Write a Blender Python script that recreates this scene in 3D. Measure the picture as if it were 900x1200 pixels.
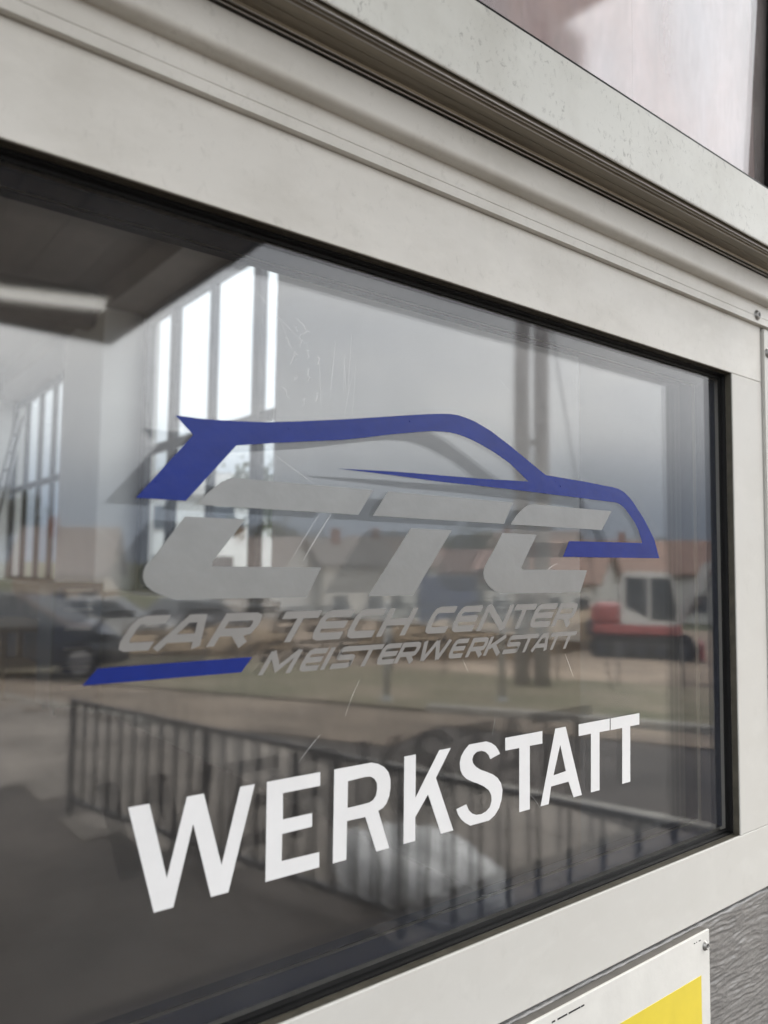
import bpy, bmesh, math, random
from mathutils import Vector, Matrix, noise
R = math.radians
sc = bpy.context.scene
for o in list(bpy.data.objects):
    bpy.data.objects.remove(o, do_unlink=True)
C = sc.collection

# ---------------------------------------------------------------- camera
Z0 = 1.47                       # height of the window opening's lower edge
yaw, pitch, roll = 0.66277, 0.06995, 0.012567
cam_d = bpy.data.cameras.new('camera')
cam = bpy.data.objects.new('camera', cam_d)
C.objects.link(cam)
fw = Vector((math.sin(yaw)*math.cos(pitch), math.cos(yaw)*math.cos(pitch), math.sin(pitch)))
rt = Vector((math.cos(yaw), -math.sin(yaw), 0))
up = rt.cross(fw)
r2 = rt*math.cos(roll) + up*math.sin(roll)
u2 = up*math.cos(roll) - rt*math.sin(roll)
m = Matrix((r2, u2, -fw)).transposed().to_4x4()
m.translation = Vector((-0.81914, -0.42509, 0.28169 + Z0))
cam.matrix_world = m
cam_d.sensor_fit = 'HORIZONTAL'
cam_d.sensor_width = 36
cam_d.lens = 36.0
cam_d.clip_start = 0.02
cam_d.clip_end = 4000
cam_d.dof.use_dof = True
cam_d.dof.focus_distance = 0.67
cam_d.dof.aperture_fstop = 8.0
sc.camera = cam

# ---------------------------------------------------------------- sky and sun
SUN_EL, SUN_AZ = 49.0, 60.0     # azimuth measured from -Y towards +X
sd = Vector((math.sin(R(SUN_AZ))*math.cos(R(SUN_EL)), -math.cos(R(SUN_AZ))*math.cos(R(SUN_EL)), math.sin(R(SUN_EL))))
world = bpy.data.worlds.new('World')
sc.world = world
world.use_nodes = True
nt = world.node_tree
nt.nodes.clear()
N = nt.nodes.new
L = nt.links.new
w_out = N('ShaderNodeOutputWorld')
bg = N('ShaderNodeBackground')
bg.inputs['Strength'].default_value = 0.10
sky = N('ShaderNodeTexSky')
sky.sky_type = 'NISHITA'
sky.sun_disc = False
sky.sun_elevation = R(SUN_EL)
sky.sun_rotation = math.atan2(sd.x, sd.y)
sky.dust_density = 2.0
tc = N('ShaderNodeTexCoord')
mp = N('ShaderNodeMapping')
mp.inputs['Scale'].default_value = (1.0, 1.0, 2.6)
L(tc.outputs['Generated'], mp.inputs['Vector'])
nz = N('ShaderNodeTexNoise')
nz.inputs['Scale'].default_value = 2.1
nz.inputs['Detail'].default_value = 7
nz.inputs['Roughness'].default_value = 0.55
nz.inputs['Distortion'].default_value = 0.3
L(mp.outputs['Vector'], nz.inputs['Vector'])
cr = N('ShaderNodeValToRGB')
cr.color_ramp.elements[0].position = 0.30
cr.color_ramp.elements[0].color = (19.5, 20.4, 21.8, 1)
cr.color_ramp.elements[1].position = 0.66
cr.color_ramp.elements[1].color = (29.0, 29.0, 29.0, 1)
L(nz.outputs['Fac'], cr.inputs['Fac'])
# low bank of blue-grey cloud along the horizon, all the way round
sx = N('ShaderNodeSeparateXYZ')
L(tc.outputs['Generated'], sx.inputs['Vector'])
mr = N('ShaderNodeMapRange')
mr.interpolation_type = 'SMOOTHSTEP'
mr.inputs['From Min'].default_value = 0.045
mr.inputs['From Max'].default_value = 0.21
mr.inputs['To Min'].default_value = 0.0
mr.inputs['To Max'].default_value = 1.0
L(sx.outputs['Z'], mr.inputs['Value'])
bank = N('ShaderNodeMix')
bank.data_type = 'RGBA'
bank.inputs['A'].default_value = (6.2, 7.2, 8.9, 1)
L(mr.outputs['Result'], bank.inputs['Factor'])
ov = N('ShaderNodeMath'); ov.operation = 'MULTIPLY_ADD'
ov.inputs[1].default_value = 0.75
ov.inputs[2].default_value = 0.66
ov.use_clamp = False
L(sx.outputs['Z'], ov.inputs[0])
cb_ = N('ShaderNodeVectorMath'); cb_.operation = 'SCALE'
L(cr.outputs['Color'], cb_.inputs[0])
L(ov.outputs[0], cb_.inputs['Scale'])
L(cb_.outputs['Vector'], bank.inputs['B'])
mx = N('ShaderNodeMix')
mx.data_type = 'RGBA'
mx.inputs['Factor'].default_value = 0.90
L(sky.outputs['Color'], mx.inputs['A'])
L(bank.outputs['Result'], mx.inputs['B'])
L(mx.outputs['Result'], bg.inputs['Color'])
L(bg.outputs['Background'], w_out.inputs['Surface'])
sun_d = bpy.data.lights.new('sun', 'SUN')
sun_d.energy = 1.2
sun_d.angle = R(24)
sun_d.color = (1.0, 0.95, 0.88)
sun = bpy.data.objects.new('sun', sun_d)
C.objects.link(sun)
sun.rotation_euler = (-sd).to_track_quat('-Z', 'Y').to_euler()
sun.location = (0, 0, 30)
sc.view_settings.view_transform = 'Standard'
sc.view_settings.look = 'None'
sc.view_settings.exposure = 0.64
sc.view_settings.gamma = 1.0
sc.view_settings.use_curve_mapping = False
cy = sc.cycles
cy.use_denoising = True
cy.use_adaptive_sampling = True
cy.adaptive_threshold = 0.02
cy.max_bounces = 9
cy.diffuse_bounces = 3
cy.glossy_bounces = 4
cy.transmission_bounces = 8
cy.transparent_max_bounces = 40
cy.sample_clamp_indirect = 8
cy.caustics_reflective = False
cy.caustics_refractive = False

# ---------------------------------------------------------------- materials
MATS = {}
def mat(name, col, rough=0.6, metal=0.0, spec=0.5, var=0.0, vscale=8.0, bump=0.0, bscale=60.0, dirt=None, emit=None, stretch=(1, 1, 1), coat=0.0):
    if name in MATS:
        return MATS[name]
    M_ = bpy.data.materials.new(name)
    M_.use_nodes = True
    t = M_.node_tree
    b = t.nodes['Principled BSDF']
    b.inputs['Base Color'].default_value = (*col, 1)
    b.inputs['Roughness'].default_value = rough
    b.inputs['Metallic'].default_value = metal
    b.inputs['Specular IOR Level'].default_value = spec
    b.inputs['Coat Weight'].default_value = coat
    b.inputs['Coat Roughness'].default_value = 0.05
    co = t.nodes.new('ShaderNodeTexCoord')
    ma = t.nodes.new('ShaderNodeMapping')
    ma.inputs['Scale'].default_value = stretch
    t.links.new(co.outputs['Object'], ma.inputs['Vector'])
    if var > 0 or dirt:
        n1 = t.nodes.new('ShaderNodeTexNoise')
        n1.inputs['Scale'].default_value = vscale
        n1.inputs['Detail'].default_value = 6
        n1.inputs['Roughness'].default_value = 0.6
        t.links.new(ma.outputs['Vector'], n1.inputs['Vector'])
        rr = t.nodes.new('ShaderNodeValToRGB')
        lo = dirt if dirt else tuple(max(0, c*(1-var)) for c in col)
        hi = tuple(min(1, c*(1+var*0.6)) for c in col)
        rr.color_ramp.elements[0].position = 0.32
        rr.color_ramp.elements[0].color = (*lo, 1)
        rr.color_ramp.elements[1].position = 0.68
        rr.color_ramp.elements[1].color = (*hi, 1)
        t.links.new(n1.outputs['Fac'], rr.inputs['Fac'])
        t.links.new(rr.outputs['Color'], b.inputs['Base Color'])
    if bump > 0:
        n2 = t.nodes.new('ShaderNodeTexNoise')
        n2.inputs['Scale'].default_value = bscale
        n2.inputs['Detail'].default_value = 4
        t.links.new(ma.outputs['Vector'], n2.inputs['Vector'])
        bp = t.nodes.new('ShaderNodeBump')
        bp.inputs['Strength'].default_value = bump
        bp.inputs['Distance'].default_value = 1.0/bscale
        t.links.new(n2.outputs['Fac'], bp.inputs['Height'])
        t.links.new(bp.outputs['Normal'], b.inputs['Normal'])
    if emit:
        b.inputs['Emission Color'].default_value = (*col, 1)
        b.inputs['Emission Strength'].default_value = emit
    MATS[name] = M_
    return M_

def paint_mat(name, col, grime, wear, grime_amt, flake_scale, flake_amt, streak=(1, 1, 1)):
    """chalky weathered paint on aluminium: broad stains, fine flaking and a few scuffs"""
    M_ = bpy.data.materials.new(name)
    M_.use_nodes = True
    t = M_.node_tree
    nn = t.nodes.new
    ll = t.links.new
    b = t.nodes['Principled BSDF']
    b.inputs['Specular IOR Level'].default_value = 0.45
    co = nn('ShaderNodeTexCoord')
    def noisy(scale, detail, rough, sc3, dist=0.0):
        ma = nn('ShaderNodeMapping')
        ma.inputs['Scale'].default_value = sc3
        ll(co.outputs['Object'], ma.inputs['Vector'])
        n_ = nn('ShaderNodeTexNoise')
        n_.inputs['Scale'].default_value = scale
        n_.inputs['Detail'].default_value = detail
        n_.inputs['Roughness'].default_value = rough
        n_.inputs['Distortion'].default_value = dist
        ll(ma.outputs['Vector'], n_.inputs['Vector'])
        return n_
    def ramp(src, a, b_, inv=False):
        mr_ = nn('ShaderNodeMapRange')
        mr_.inputs['From Min'].default_value = a
        mr_.inputs['From Max'].default_value = b_
        mr_.inputs['To Min'].default_value = 1.0 if inv else 0.0
        mr_.inputs['To Max'].default_value = 0.0 if inv else 1.0
        ll(src, mr_.inputs['Value'])
        return mr_.outputs['Result']
    def mul(a, k):
        m_ = nn('ShaderNodeMath'); m_.operation = 'MULTIPLY'
        ll(a, m_.inputs[0])
        if isinstance(k, float): m_.inputs[1].default_value = k
        else: ll(k, m_.inputs[1])
        return m_.outputs[0]
    def mixc(fac, a, b_):
        m_ = nn('ShaderNodeMix'); m_.data_type = 'RGBA'
        ll(fac, m_.inputs['Factor'])
        if isinstance(a, tuple): m_.inputs['A'].default_value = (*a, 1)
        else: ll(a, m_.inputs['A'])
        m_.inputs['B'].default_value = (*b_, 1)
        return m_.outputs['Result']
    broad = noisy(9.0, 6, 0.6, streak)
    c1 = mixc(mul(ramp(broad.outputs['Fac'], 0.45, 0.75), grime_amt), col, grime)
    light = noisy(23.0, 5, 0.65, (1, 1, 1.8), 0.4)
    c1 = mixc(mul(ramp(light.outputs['Fac'], 0.5, 0.72), 0.35), c1, tuple(min(1, c*1.14) for c in col))
    flake = noisy(flake_scale, 9, 0.72, (1.0, 1, 0.7), 0.6)
    zone = noisy(flake_scale*0.16, 4, 0.6, (1, 1, 1))
    fm = mul(mul(ramp(flake.outputs['Fac'], 0.55, 0.63), flake_amt), ramp(zone.outputs['Fac'], 0.38, 0.60))
    c2 = mixc(fm, c1, wear)
    speck = noisy(420.0, 2, 0.5, (1, 1, 1))
    c3 = mixc(mul(ramp(speck.outputs['Fac'], 0.74, 0.79), 0.25), c2, wear)
    ll(c3, b.inputs['Base Color'])
    rr = nn('ShaderNodeMapRange')
    rr.inputs['To Min'].default_value = 0.42
    rr.inputs['To Max'].default_value = 0.62
    ll(light.outputs['Fac'], rr.inputs['Value'])
    ll(rr.outputs['Result'], b.inputs['Roughness'])
    bp = nn('ShaderNodeBump')
    bp.inputs['Strength'].default_value = 0.22
    bp.inputs['Distance'].default_value = 0.0006
    bp.invert = True
    ll(fm, bp.inputs['Height'])
    fine = noisy(700.0, 3, 0.6, (1, 1, 1))
    bp2 = nn('ShaderNodeBump')
    bp2.inputs['Strength'].default_value = 0.10
    bp2.inputs['Distance'].default_value = 0.0003
    ll(fine.outputs['Fac'], bp2.inputs['Height'])
    ll(bp.outputs['Normal'], bp2.inputs['Normal'])
    ll(bp2.outputs['Normal'], b.inputs['Normal'])
    MATS[name] = M_
    return M_

def pane_mat(name, tint=(0.97, 0.975, 0.97), f0=0.04, dust=0.0, dust_col=(0.6, 0.6, 0.6), wobble=0.0, rough=0.0):
    """clear sheet: Fresnel mirror over straight-through transmission, both faces of the slab"""
    M_ = bpy.data.materials.new(name)
    M_.use_nodes = True
    t = M_.node_tree
    t.nodes.clear()
    nn = t.nodes.new
    ll = t.links.new
    out = nn('ShaderNodeOutputMaterial')
    tr = nn('ShaderNodeBsdfTransparent')
    tr.inputs['Color'].default_value = (*tint, 1)
    gl = nn('ShaderNodeBsdfGlossy')
    gl.inputs['Roughness'].default_value = rough
    lw = nn('ShaderNodeLayerWeight')
    lw.inputs['Blend'].default_value = 0.5
    pw = nn('ShaderNodeMath'); pw.operation = 'POWER'; pw.inputs[1].default_value = 5.0
    ll(lw.outputs['Facing'], pw.inputs[0])
    ma = nn('ShaderNodeMath'); ma.operation = 'MULTIPLY_ADD'
    ma.inputs[1].default_value = 1.0 - f0
    ma.inputs[2].default_value = f0
    ll(pw.outputs[0], ma.inputs[0])
    mxs = nn('ShaderNodeMixShader')
    ll(ma.outputs[0], mxs.inputs['Fac'])
    ll(tr.outputs[0], mxs.inputs[1])
    ll(gl.outputs[0], mxs.inputs[2])
    last = mxs.outputs[0]
    co = nn('ShaderNodeTexCoord')
    if wobble > 0:
        nw = nn('ShaderNodeTexNoise')
        nw.inputs['Scale'].default_value = 7.0
        nw.inputs['Detail'].default_value = 1.0
        ll(co.outputs['Object'], nw.inputs['Vector'])
        bp = nn('ShaderNodeBump')
        bp.inputs['Strength'].default_value = wobble
        bp.inputs['Distance'].default_value = 0.001
        ll(nw.outputs['Fac'], bp.inputs['Height'])
        ll(bp.outputs['Normal'], gl.inputs['Normal'])
    if dust > 0:
        di = nn('ShaderNodeBsdfDiffuse')
        di.inputs['Color'].default_value = (*dust_col, 1)
        mp_ = nn('ShaderNodeMapping')
        mp_.inputs['Scale'].default_value = (6, 6, 2.2)
        ll(co.outputs['Object'], mp_.inputs['Vector'])
        n1 = nn('ShaderNodeTexNoise')
        n1.inputs['Scale'].default_value = 2.5
        n1.inputs['Detail'].default_value = 8
        n1.inputs['Roughness'].default_value = 0.65
        ll(mp_.outputs['Vector'], n1.inputs['Vector'])
        mr_ = nn('ShaderNodeMapRange')
        mr_.inputs['From Min'].default_value = 0.35
        mr_.inputs['From Max'].default_value = 0.75
        mr_.inputs['To Min'].default_value = dust*0.4
        mr_.inputs['To Max'].default_value = dust*1.8
        ll(n1.outputs['Fac'], mr_.inputs['Value'])
        m2 = nn('ShaderNodeMixShader')
        ll(mr_.outputs['Result'], m2.inputs['Fac'])
        ll(last, m2.inputs[1])
        ll(di.outputs[0], m2.inputs[2])
        last = m2.outputs[0]
    ll(last, out.inputs['Surface'])
    MATS[name] = M_
    return M_

PAINT = paint_mat('rail_paint', (0.615, 0.60, 0.555), (0.42, 0.40, 0.35), (0.30, 0.29, 0.26), 0.50, 150.0, 0.22, (1, 1, 2))
PAINT_OLD = paint_mat('weathered_rail_paint', (0.60, 0.605, 0.56), (0.44, 0.43, 0.38), (0.22, 0.22, 0.20), 0.55, 190.0, 0.65, (1.5, 1, 1))
PAINT_LOW = paint_mat('lower_rail_paint', (0.545, 0.535, 0.50), (0.46, 0.44, 0.39), (0.33, 0.32, 0.29), 0.25, 60.0, 0.10, (1, 1, 1.5))
LIT_RIB = mat('lit_rib_aluminium', (0.42, 0.41, 0.39), 0.38, 0.35, var=0.12, vscale=30, stretch=(0.2, 1, 6), bump=0.05, bscale=300)
SEAL = mat('bronze_profile', (0.25, 0.22, 0.17), 0.40, 0.35, var=0.25, vscale=40, stretch=(0.15, 3, 3), bump=0.1, bscale=200)
JAMB_SHADE = mat('jamb_shade', (0.075, 0.068, 0.052), 0.6, spec=0.25, var=0.3, vscale=80)  # dark brown standing for the jamb paint in shade
RUBBER = mat('black_rubber', (0.005, 0.005, 0.005), 0.6, spec=0.15, var=0.4, vscale=60, bump=0.15, bscale=500)
SPACER = mat('spacer_bar', (0.012, 0.016, 0.030), 0.5, 0.0, spec=0.2)
STEEL = mat('screw_steel', (0.30, 0.295, 0.28), 0.42, 0.8, var=0.15, vscale=300)
DARKHOLE = mat('screw_recess', (0.02, 0.02, 0.02), 0.6)
GLASS = pane_mat('front_acrylic', (0.972, 0.972, 0.968), 0.041, 0.012, (0.55, 0.55, 0.55), 0.10, 0.026)
GLASS_R = pane_mat('rear_acrylic', (0.965, 0.965, 0.96), 0.068, 0.0, wobble=0.15, rough=0.040)
GLASS_T = pane_mat('transom_acrylic', (0.95, 0.95, 0.95), 0.095, 0.20, (0.80, 0.74, 0.72), rough=0.07)
GLASS_W = pane_mat('window_glass', (0.66, 0.685, 0.695), 0.045)
GLASS_FILL = pane_mat('fill_window_glass', (0.92, 0.93, 0.93), 0.045)  # for the added left windows that light the hall
GLASS_H = mat('house_glass', (0.05, 0.06, 0.07), 0.08, 0.0, spec=0.8)
BLUE = mat('blue_vinyl', (0.002, 0.017, 0.180), 0.26, spec=0.28, var=0.12, vscale=40, bump=0.03, bscale=120)
GREY = mat('silver_vinyl', (0.235, 0.24, 0.235), 0.30, 0.15, var=0.08, vscale=30, bump=0.03, bscale=120)
GREY2 = mat('grey_vinyl', (0.225, 0.22, 0.21), 0.34, 0.1, var=0.08, vscale=40)
WHITE = mat('white_vinyl', (0.74, 0.74, 0.735), 0.5, var=0.04, vscale=30)
SCRATCH = mat('acrylic_scratch', (0.75, 0.75, 0.74), 0.7)
SIGNW = mat('sign_white', (0.66, 0.65, 0.61), 0.40, var=0.07, vscale=25, bump=0.03, bscale=200)
SIGNE = mat('sign_edge', (0.15, 0.14, 0.125), 0.7, var=0.2, vscale=60)
YELLOW = mat('sign_yellow', (0.70, 0.56, 0.05), 0.42, var=0.06, vscale=30)
INK = mat('sign_print', (0.02, 0.02, 0.02), 0.6)
EMBOSS = mat('embossed_steel', (0.20, 0.195, 0.188), 0.34, 0.25, var=0.15, vscale=60, stretch=(0.5, 1, 2), bump=0.2, bscale=500)

# ---------------------------------------------------------------- helpers
def link(name, me, m_, parent=None):
    if m_ is not None and len(me.materials) == 0:
        me.materials.append(m_)
    o = bpy.data.objects.new(name, me)
    C.objects.link(o)
    if parent is not None:
        o.parent = parent
    return o
def mesh(name, verts, faces, m_, parent=None, smooth=False):
    me = bpy.data.meshes.new(name)
    me.from_pydata([tuple(v) for v in verts], [], faces)
    bm = bmesh.new(); bm.from_mesh(me)
    bmesh.ops.recalc_face_normals(bm, faces=bm.faces)
    bm.to_mesh(me); bm.free()
    if smooth:
        me.polygons.foreach_set('use_smooth', [True]*len(me.polygons))
    return link(name, me, m_, parent)
def bm_obj(name, bm, m_, parent=None, smooth=False):
    bmesh.ops.recalc_face_normals(bm, faces=bm.faces)
    me = bpy.data.meshes.new(name)
    bm.to_mesh(me); bm.free()
    if smooth:
        me.polygons.foreach_set('use_smooth', [True]*len(me.polygons))
    return link(name, me, m_, parent)
def empty(name, loc=(0, 0, 0), rz=0.0):
    o = bpy.data.objects.new(name, None)
    o.empty_display_size = 0.1
    C.objects.link(o)
    o.location = loc
    o.rotation_euler = (0, 0, rz)
    return o
def tag(o, label, cat, group=None):
    o['label'] = label
    o['category'] = cat
    if group:
        o['group'] = group
    return o
def struct(o):
    o['kind'] = 'structure'
    return o
def bbox(bm, x0, x1, y0, y1, z0, z1, bev=0.0, mtx=None):
    r = bmesh.ops.create_cube(bm, size=1.0)
    vs = r['verts']
    for v in vs:
        v.co = Vector(((x0+x1)/2 + v.co.x*(x1-x0), (y0+y1)/2 + v.co.y*(y1-y0), (z0+z1)/2 + v.co.z*(z1-z0)))
    if bev > 0:
        es = list({e for v in vs for e in v.link_edges})
        rb = bmesh.ops.bevel(bm, geom=es, offset=bev, segments=2, profile=0.5, affect='EDGES')
        vs = list({v for f in rb['faces'] for v in f.verts} | {v for v in vs if v.is_valid})
    if mtx is not None:
        bmesh.ops.transform(bm, matrix=mtx, verts=[v for v in vs if v.is_valid])
def box(name, x0, x1, y0, y1, z0, z1, m_, parent=None, bev=0.0, smooth=False):
    bm = bmesh.new()
    bbox(bm, x0, x1, y0, y1, z0, z1, bev)
    return bm_obj(name, bm, m_, parent, smooth)
def extrude_x(name, prof, x0, x1, m_, parent=None, x1f=None):
    """closed (y, z) profile run along x"""
    n = len(prof)
    v = [(x0, y, z) for y, z in prof] + [((x1f(y, z) if x1f else x1), y, z) for y, z in prof]
    f = [(i, (i+1) % n, n+(i+1) % n, n+i) for i in range(n)]
    f += [tuple(range(n))[::-1], tuple(range(n, 2*n))]
    return mesh(name, v, f, m_, parent)
def ring(name, x0, x1, z0, z1, prof, m_, parent=None):
    """(inset, y) profile swept round a rectangle with mitred corners"""
    v, f = [], []
    for i, y in prof:
        v += [(x0+i, y, z0+i), (x1-i, y, z0+i), (x1-i, y, z1-i), (x0+i, y, z1-i)]
    for k in range(len(prof)-1):
        for j in range(4):
            a, b = k*4+j, k*4+(j+1) % 4
            f.append((a, b, b+4, a+4))
    return mesh(name, v, f, m_, parent)
def outline(name, loops, y0, th, m_, parent=None, k=0.001):
    """flat shape cut from sheet: (x, z) loops in millimetres, standing in the door plane"""
    cu = bpy.data.curves.new(name, 'CURVE')
    cu.dimensions = '2D'
    cu.fill_mode = 'BOTH'
    cu.extrude = th/2
    for lp in loops:
        sp = cu.splines.new('POLY')
        sp.points.add(len(lp)-1)
        for i, (x, z) in enumerate(lp):
            sp.points[i].co = (x*k, z*k, 0, 1)
        sp.use_cyclic_u = True
    tmp = bpy.data.objects.new('tmp', cu)
    C.objects.link(tmp)
    dg = bpy.context.evaluated_depsgraph_get()
    me = bpy.data.meshes.new_from_object(tmp.evaluated_get(dg))
    bpy.data.objects.remove(tmp, do_unlink=True)
    bpy.data.curves.remove(cu)
    for v in me.vertices:
        v.co = Vector((v.co.x, y0 - th/2 - v.co.z, v.co.y + Z0))
    bm = bmesh.new(); bm.from_mesh(me)
    bmesh.ops.recalc_face_normals(bm, faces=bm.faces)
    bm.to_mesh(me); bm.free()
    me.materials.clear()
    return link(name, me, m_, parent)
def tube_bm(bm, pts, rad, seg=8, cap=True):
    pts = [Vector(p) for p in pts]
    rads = rad if isinstance(rad, (list, tuple)) else [rad]*len(pts)
    rings = []
    for i, p in enumerate(pts):
        d = (pts[min(i+1, len(pts)-1)] - pts[max(i-1, 0)]).normalized()
        a = Vector((0, 0, 1)) if abs(d.z) < 0.9 else Vector((1, 0, 0))
        u = d.cross(a).normalized(); v = d.cross(u)
        rings.append([bm.verts.new(p + (u*math.cos(2*math.pi*k/seg) + v*math.sin(2*math.pi*k/seg))*rads[i]) for k in range(seg)])
    for i in range(len(rings)-1):
        for k in range(seg):
            bm.faces.new((rings[i][k], rings[i][(k+1) % seg], rings[i+1][(k+1) % seg], rings[i+1][k]))
    if cap:
        bm.faces.new(rings[0][::-1]); bm.faces.new(rings[-1])
def tube(name, pts, rad, m_, parent=None, seg=8, smooth=True):
    bm = bmesh.new()
    tube_bm(bm, pts, rad, seg)
    return bm_obj(name, bm, m_, parent, smooth)
def lathe_y(bm, cx, cz, prof, seg=20):
    """(radius, y) profile turned about an axis along y"""
    rings = []
    for r_, y in prof:
        rings.append([bm.verts.new((cx + r_*math.cos(2*math.pi*k/seg), y, cz + r_*math.sin(2*math.pi*k/seg))) for k in range(seg)])
    for i in range(len(rings)-1):
        for k in range(seg):
            bm.faces.new((rings[i][k], rings[i][(k+1) % seg], rings[i+1][(k+1) % seg], rings[i+1][k]))
    bm.faces.new(rings[-1])
def copy_tree(o, parent=None):
    c = o.copy()
    C.objects.link(c)
    c.parent = parent
    for ch in list(o.children):
        copy_tree(ch, c)
    return c
# ---------------------------------------------------------------- ground: yard, kerb, verge, building site
SN = Vector((0.85, -0.53, 0)).normalized()      # the yard falls away in this direction
TN = Vector((-SN.y, SN.x, 0))
def gz(s):
    ks = [(-1e4, 0), (6, 0), (9.6, -0.30), (17, -0.80), (28, -1.0), (60, -2.5), (1e5, -2.5)]
    for (a, za), (b, zb) in zip(ks, ks[1:]):
        if s <= b:
            return za + (zb-za)*(s-a)/(b-a)
    return -2.5
def ground_z(x, y):
    return gz(x*SN.x + y*SN.y)
def strip(name, s_list, t0, t1, m_, dz, nt_=24):
    v, f = [], []
    for s in s_list:
        for j in range(nt_+1):
            t_ = t0 + (t1-t0)*j/nt_
            p = SN*s + TN*t_
            v.append((p.x, p.y, gz(s)+dz))
    w_ = nt_+1
    for i in range(len(s_list)-1):
        for j in range(nt_):
            f.append((i*w_+j, i*w_+j+1, (i+1)*w_+j+1, (i+1)*w_+j))
    return struct(mesh(name, v, f, m_))
ASPH = mat('asphalt', (0.074, 0.062, 0.054), 0.85, var=0.5, vscale=0.8, bump=0.3, bscale=90)
DIRT = mat('site_soil', (0.42, 0.33, 0.25), 0.95, var=0.6, vscale=0.28, bump=0.4, bscale=6)
GRASS = mat('verge_grass', (0.15, 0.15, 0.085), 0.95, dirt=(0.33, 0.27, 0.20), vscale=0.6, bump=0.5, bscale=25)
FIELD = mat('far_field', (0.14, 0.14, 0.08), 0.95, var=0.3, vscale=0.03)
KERB = mat('concrete_kerb', (0.42, 0.40, 0.36), 0.85, var=0.2, vscale=3, bump=0.2, bscale=60)
strip('ground', [-2500, -300, -60, 6, 9.6, 17, 28, 60, 300, 2500], -2500, 2500, FIELD, -0.04, 8)
strip('yard_asphalt', [-40, 0, 3, 6, 8, 9.5], -60, 60, ASPH, 0.0)
strip('verge', [9.72, 11, 13, 15, 17.2], -60, 60, GRASS, 0.03)
strip('building_site', [17.1, 20, 24, 28, 36, 44, 52], -70, 70, DIRT, 0.0)
EARTH = mat('packed_earth', (0.27, 0.215, 0.165), 0.95, var=0.5, vscale=0.7, bump=0.4, bscale=12)
strip('earth_track', [6.3, 7.4, 8.4, 9.55], -40, -2.6, EARTH, 0.016, 20)
strip('earth_track', [8.2, 8.9, 9.50], -2.59, 20, EARTH, 0.016, 12)
kb = []
for j in range(24):
    bm = bmesh.new()
    t_ = -3.2 + j
    c_ = SN*9.6 + TN*(t_+0.5)
    mt = Matrix.Translation((c_.x, c_.y, gz(9.6))) @ Matrix.Rotation(math.atan2(TN.y, TN.x), 4, 'Z')
    bbox(bm, -0.495, 0.495, -0.07, 0.07, -0.05, 0.12, 0.012, mt)
    kb.append(bm_obj('kerb_stone', bm, KERB))
KROOT = struct(empty('kerb'))
for o in kb:
    o.parent = KROOT

# ---------------------------------------------------------------- the sectional door with its window
door = tag(empty('garage_door', (0, 0, 0)), 'pale grey sectional workshop door with a framed window and a dark embossed panel', 'garage door')
XL, XR = -1.25, 0.0                                # window opening
def zr(z): return z + Z0
S = 0.0667
o = box('top_rail', XL-S, XR+S, 0.0, 0.062, zr(0.5002), zr(0.5655), PAINT, door, 0.0007)
o = box('bottom_rail', XL-S, XR+S, 0.0, 0.062, zr(-0.066), zr(-0.0002), PAINT_LOW, door, 0.0009)
box('stile', XR, XR+S, 0.0, 0.062, zr(0.0002), zr(0.4998), PAINT_LOW, door, 0.0006)
box('stile', XL-S, XL, 0.0, 0.062, zr(0.0002), zr(0.4998), PAINT_LOW, door, 0.0006)
# rubber glazing gasket: a lip, a slope and a foot on the pane
ring('shaded_jamb_strip', XL, XR, zr(0.0), zr(0.5), [(0.0004, 0.0012), (0.0004, 0.0078)], JAMB_SHADE, door)  # strip over the jamb, its shade put into the colour
ring('glazing_gasket', XL, XR, zr(0.0), zr(0.5), [(0.0005, 0.0079), (0.0016, 0.0080), (0.0026, 0.0100), (0.0030, 0.0124), (0.0048, 0.0131), (0.0052, 0.0139), (0.0052, 0.0142)], RUBBER, door)
ring('spacer', XL, XR, zr(0.0), zr(0.5), [(0.0066, 0.0172), (0.0066, 0.0408)], SPACER, door)
ring('inner_gasket', XL, XR, zr(0.0), zr(0.5), [(0.0074, 0.0442), (0.0074, 0.0470), (0.0040, 0.0490), (0.0040, 0.0610), (0.0004, 0.0622)], SPACER, door)
fp = box('front_pane', XL+0.002, XR-0.002, 0.0140, 0.0170, zr(0.002), zr(0.498), GLASS, door)
box('rear_pane', XL+0.002, XR-0.002, 0.0410, 0.0440, zr(0.002), zr(0.498), GLASS_R, door)
# stepped capping profile above the frame
prof = [(0.05, 0.5657), (-0.0055, 0.5657), (-0.0055, 0.5731), (-0.0050, 0.5733), (-0.0050, 0.5736), (-0.0055, 0.5738), (-0.0055, 0.5886)]
prof += [(-0.0130 + 0.005*math.cos(R(a)), 0.5937 + 0.005*math.sin(R(a))) for a in range(270, 179, -10)]
prof += [(-0.0145 + 0.0035*math.cos(R(a)), 0.6125 + 0.0035*math.sin(R(a))) for a in range(180, 89, -15)]
prof += [(-0.0110, 0.6178), (0.0, 0.6190), (0.05, 0.6190)]
extrude_x('capping_profile', [(y, zr(z)) for y, z in prof], XL-S, XR+0.092, PAINT, door)
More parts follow.
